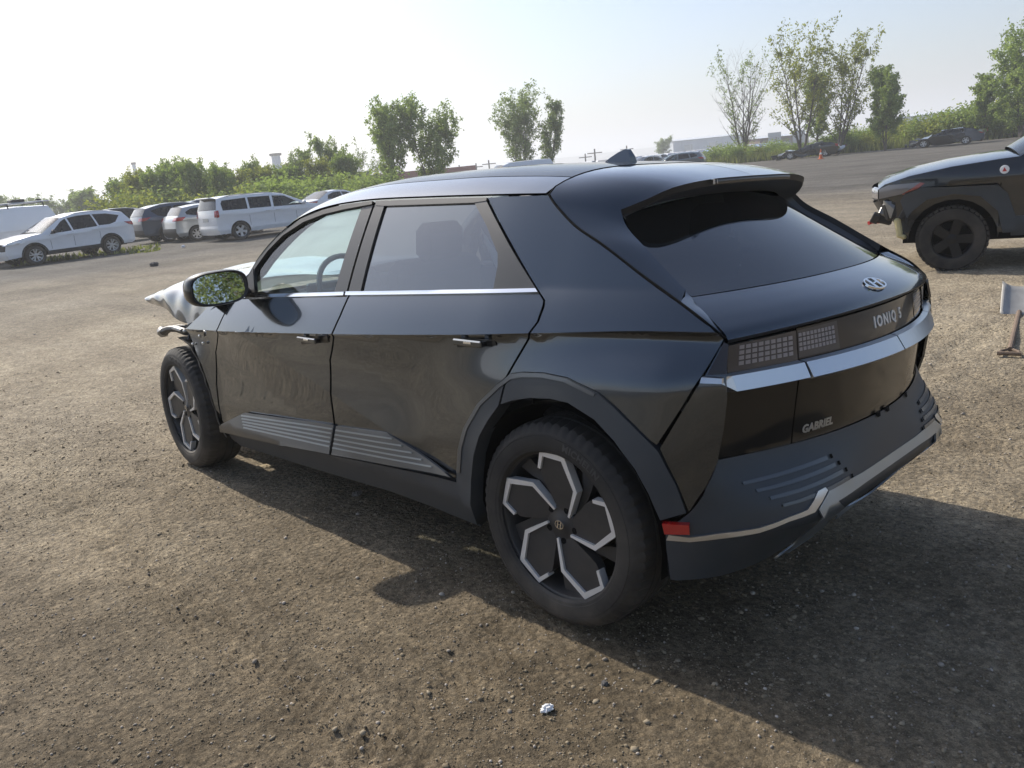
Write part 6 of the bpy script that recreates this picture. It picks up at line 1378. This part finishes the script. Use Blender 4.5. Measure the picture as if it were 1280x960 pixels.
def container(label, px, dist, hd, mat, z=0.):
    q = at_dist(px, dist); r_ = empty('shipping_container', (q[0], q[1], z), R(hd)); tag(r_, label, 'container'); m = MB(); m.box((0, 0, 1.3), (12.0, 2.4, 2.55)); bd = m.build('body', mat, r_)
    for i in range(30):
        for sg in (-1, 1):
            m = MB(); m.box((-5.7 + i * .393, sg * 1.21, 1.3), (.19, .06, 2.3)); m.build('corrugation', mat, bd)
container('rust red shipping container at the foot of the poplar pair', 470, 118, right_dir(470) + 8, 'container_red'); container('rust red shipping container behind the roof of the black crossover', 545, 128, right_dir(560) + 8, 'container_red'); container('blue shipping container beside the nearly leafless young trees', 408, 74, right_dir(404) + 60, 'container_blue')
# utility poles and towers
for (px, dist, py, arms) in ((744, 150, 186, 1), (732, 170, 192, 1), (612, 160, 200, 1), (596, 165, 204, 1), (575, 170, 206, 1), (784, 170, 182, 1)):
    q = at_dist(px, dist); h = height_at(px, py, dist); r_ = empty('utility_pole', (q[0], q[1], 0), R(right_dir(px))); tag(r_, 'thin wooden utility pole with a cross arm on the skyline', 'pole', 'utility poles on the skyline'); m = MB(); m.tube([(0, 0, -.1), (0, 0, h)], [.16, .12], 8); m.build('pole', 'pole_wood', r_); m = MB(); m.box((0, 0, h - .7), (2.6, .14, .16)); m.build('cross_arm', 'pole_wood', r_)
for (px, dist, py, w_, lab) in ((352, 230, 191, 1.9, 'grey tower block rising over the belt of young trees'), (178, 260, 202, .8, 'slim grey chimney rising over the tree belt behind the blue-grey SUV'), (409, 240, 178, 1.0, 'slim grey mast beside the tall young trees of the belt')):
    q = at_dist(px, dist); h = height_at(px, py, dist); r_ = empty('tower', (q[0], q[1], 0)); tag(r_, lab, 'tower'); m = MB(); m.tube([(0, 0, -.1), (0, 0, h)], [w_ * .75, w_ * .6], 12); m.build('shaft', 'metal_white', r_); m = MB(); m.tube([(0, 0, h - .6), (0, 0, h)], [w_ * .85, w_ * .85], 12); m.build('platform', 'pole_wood', r_)
# far low ridge
V = []; Fc = []; n = 60
for i in range(n):
    px = -400 + i * 2000 / (n - 1); q = at_dist(px, 1900); h = 12 + 16 * (math.sin(i * .55) * .5 + .5) * (1 if px < 500 else .35) + rnd.uniform(-2, 2); q2 = at_dist(px, 2300); V += [(q[0], q[1], -6), (q[0] * .97 + q2[0] * .03, q[1] * .97 + q2[1] * .03, h), (q2[0], q2[1], -6)]
for i in range(n - 1): Fc += [(3 * i, 3 * i + 3, 3 * i + 4, 3 * i + 1), (3 * i + 1, 3 * i + 4, 3 * i + 5, 3 * i + 2)]
pbsdf('far_wood', (.05, .075, .04), rough=1.); tag(mk('hills', V, Fc, 'far_wood'), 'low wooded ridge on the horizon', 'hills', kind='structure')

# ================================================================== SMALL THINGS ON THE LOT
q = ground_at(1026, 199); r_ = empty('traffic_cone', (q[0], q[1], 0)); tag(r_, 'orange traffic cone standing beside the crushed wreck', 'cone')
m = MB(); m.box((0, 0, .02), (.36, .36, .04), None, .01); m.build('base', 'cone_orange', r_); m = MB(); m.tube([(0, 0, .03), (0, 0, .34)], [.13, .085], 16); m.tube([(0, 0, .46), (0, 0, .70)], [.06, .025], 16); m.build('cone', 'cone_orange', r_, smooth=True); m = MB(); m.tube([(0, 0, .34), (0, 0, .46)], [.086, .061], 16); m.build('reflective_band', 'cone_white', r_, smooth=True)
# shovel
g1, g2 = ground_at(1274, 388), ground_at(1262, 431); d = g1 - g2; L = float(np.linalg.norm(d[:2])); r_ = empty('shovel', (g2[0], g2[1], float(ground_h(g2[0], g2[1]))), math.atan2(d[1], d[0])); tag(r_, 'worn grey shovel with a wooden handle lying on the gravel', 'shovel')
pbsdf('shovel_metal', (.34, .33, .31), rough=.55, metal=.4, var=.35, vscale=12.); pbsdf('shovel_wood', (.17, .12, .085), rough=.8, var=.3, vscale=14.)
V = []; Fc = []
for i in range(9):
    for j in range(9):
        u, v_ = i / 8, -1 + j / 4; V.append((L - .04 + .30 * u, v_ * .145 * (1 - .06 * (1 - u)), .03 + .05 * abs(v_) ** 3 + .22 * u))
n0 = len(V); V += [(a, b, c - .006) for a, b, c in V]
for i in range(8):
    for j in range(8): k = i * 9 + j; Fc += [(k, k + 1, k + 10, k + 9), (n0 + k, n0 + k + 9, n0 + k + 10, n0 + k + 1)]
for i in range(8): Fc += [(i, n0 + i, n0 + i + 1, i + 1), (72 + i, 73 + i, n0 + 73 + i, n0 + 72 + i), (i * 9, i * 9 + 9, n0 + i * 9 + 9, n0 + i * 9), (i * 9 + 8, n0 + i * 9 + 8, n0 + i * 9 + 17, i * 9 + 17)]
mk('blade', V, Fc, 'shovel_metal', r_)
m = MB(); m.tube([(.10, 0, .035), (L * .6, 0, .05), (L + .02, 0, .075)], [.018, .019, .020], 10); m.build('shaft', 'shovel_wood', r_, smooth=True)
m = MB(); m.tube([(.12, .0, .035), (.06, .055, .03), (.0, .062, .028)], .010, 8); m.tube([(.12, .0, .035), (.06, -.055, .03), (.0, -.062, .028)], .010, 8); m.tube([(0, -.075, .028), (0, .075, .028)], .015, 8); m.build('grip', 'shovel_wood', r_, smooth=True)
# crumpled paper, stones that stand out
def lump(name, label, cat, px, py, s, mat, seed, group=None, sub=2, rough=.5):
    rs = np.random.RandomState(seed); g = ground_at(px, py); V = [np.array(q) for q in ICO_V]; Fc = [tuple(f) for f in ICO_F]
    for _ in range(sub):
        F2 = []; cache = {}
        def md(a, b):
            k_ = (min(a, b), max(a, b))
            if k_ not in cache: q = (V[a] + V[b]) / 2; V.append(q / np.linalg.norm(q)); cache[k_] = len(V) - 1
            return cache[k_]
        for (a, b, c_) in Fc: x, y, z = md(a, b), md(b, c_), md(c_, a); F2 += [(a, x, z), (b, y, x), (c_, z, y), (x, y, z)]
        Fc = F2
    V = np.array(V) * (1 + rough * (rs.rand(len(V), 1) - .5)) * np.array(s); o = mk(name, V, Fc, mat, smooth=False); o.location = (g[0], g[1], float(ground_h(g[0], g[1])) + s[2] * .6); o.rotation_euler = (0, 0, seed); tag(o, label, cat, group)
pbsdf('paper', (.80, .80, .80), rough=.9); pbsdf('rock', (.24, .21, .18), rough=.95, var=.3, vscale=30.); pbsdf('rock_dark', (.11, .105, .10), rough=.95, var=.3, vscale=30.)
lump('crumpled_paper', 'scrap of crumpled white paper on the dirt near the rear wheel', 'litter', 684, 887, (.013, .020, .010), 'paper', 3, rough=.7)
lump('plastic_scrap', 'small white plastic scrap behind the silver hatchback', 'litter', 229, 309, (.07, .05, .05), 'paper', 4)
lump('stone', 'fist-sized dark stone on the open lot ahead of the damaged bonnet', 'stone', 193, 332, (.11, .09, .07), 'rock_dark', 5)
lump('stone', 'small dark stone beside the scrap of white paper', 'stone', 756, 855, (.011, .010, .008), 'rock_dark', 6)
lump('stone', 'pale flat stone under the flank of the black crossover', 'stone', 446, 615, (.03, .022, .012), 'rock', 8)
pbsdf('tan_leaf', (.42, .33, .2), rough=.9)
lump('debris_scrap', 'tan scrap of debris under the sill behind the front wheel', 'debris', 330, 582, (.05, .03, .008), 'tan_leaf', 7)

# ================================================================== AIR
hz_m = bpy.data.materials.new('haze'); hz_m.use_nodes = True; MATS['haze'] = hz_m; nt = hz_m.node_tree; nt.nodes.clear()
out = N(nt, 'ShaderNodeOutputMaterial'); pv = N(nt, 'ShaderNodeVolumePrincipled'); pv.inputs['Color'].default_value = (.97, .985, 1., 1); pv.inputs['Density'].default_value = HAZE if 'HAZE' in globals() else .0013; pv.inputs['Anisotropy'].default_value = .3
nt.links.new(pv.outputs[0], out.inputs['Volume'])
m = MB(); m.box((0, 0, 23), (7200, 7200, 60)); tag(m.build('haze', 'haze'), 'thin summer haze over the lot', 'haze', kind='stuff')
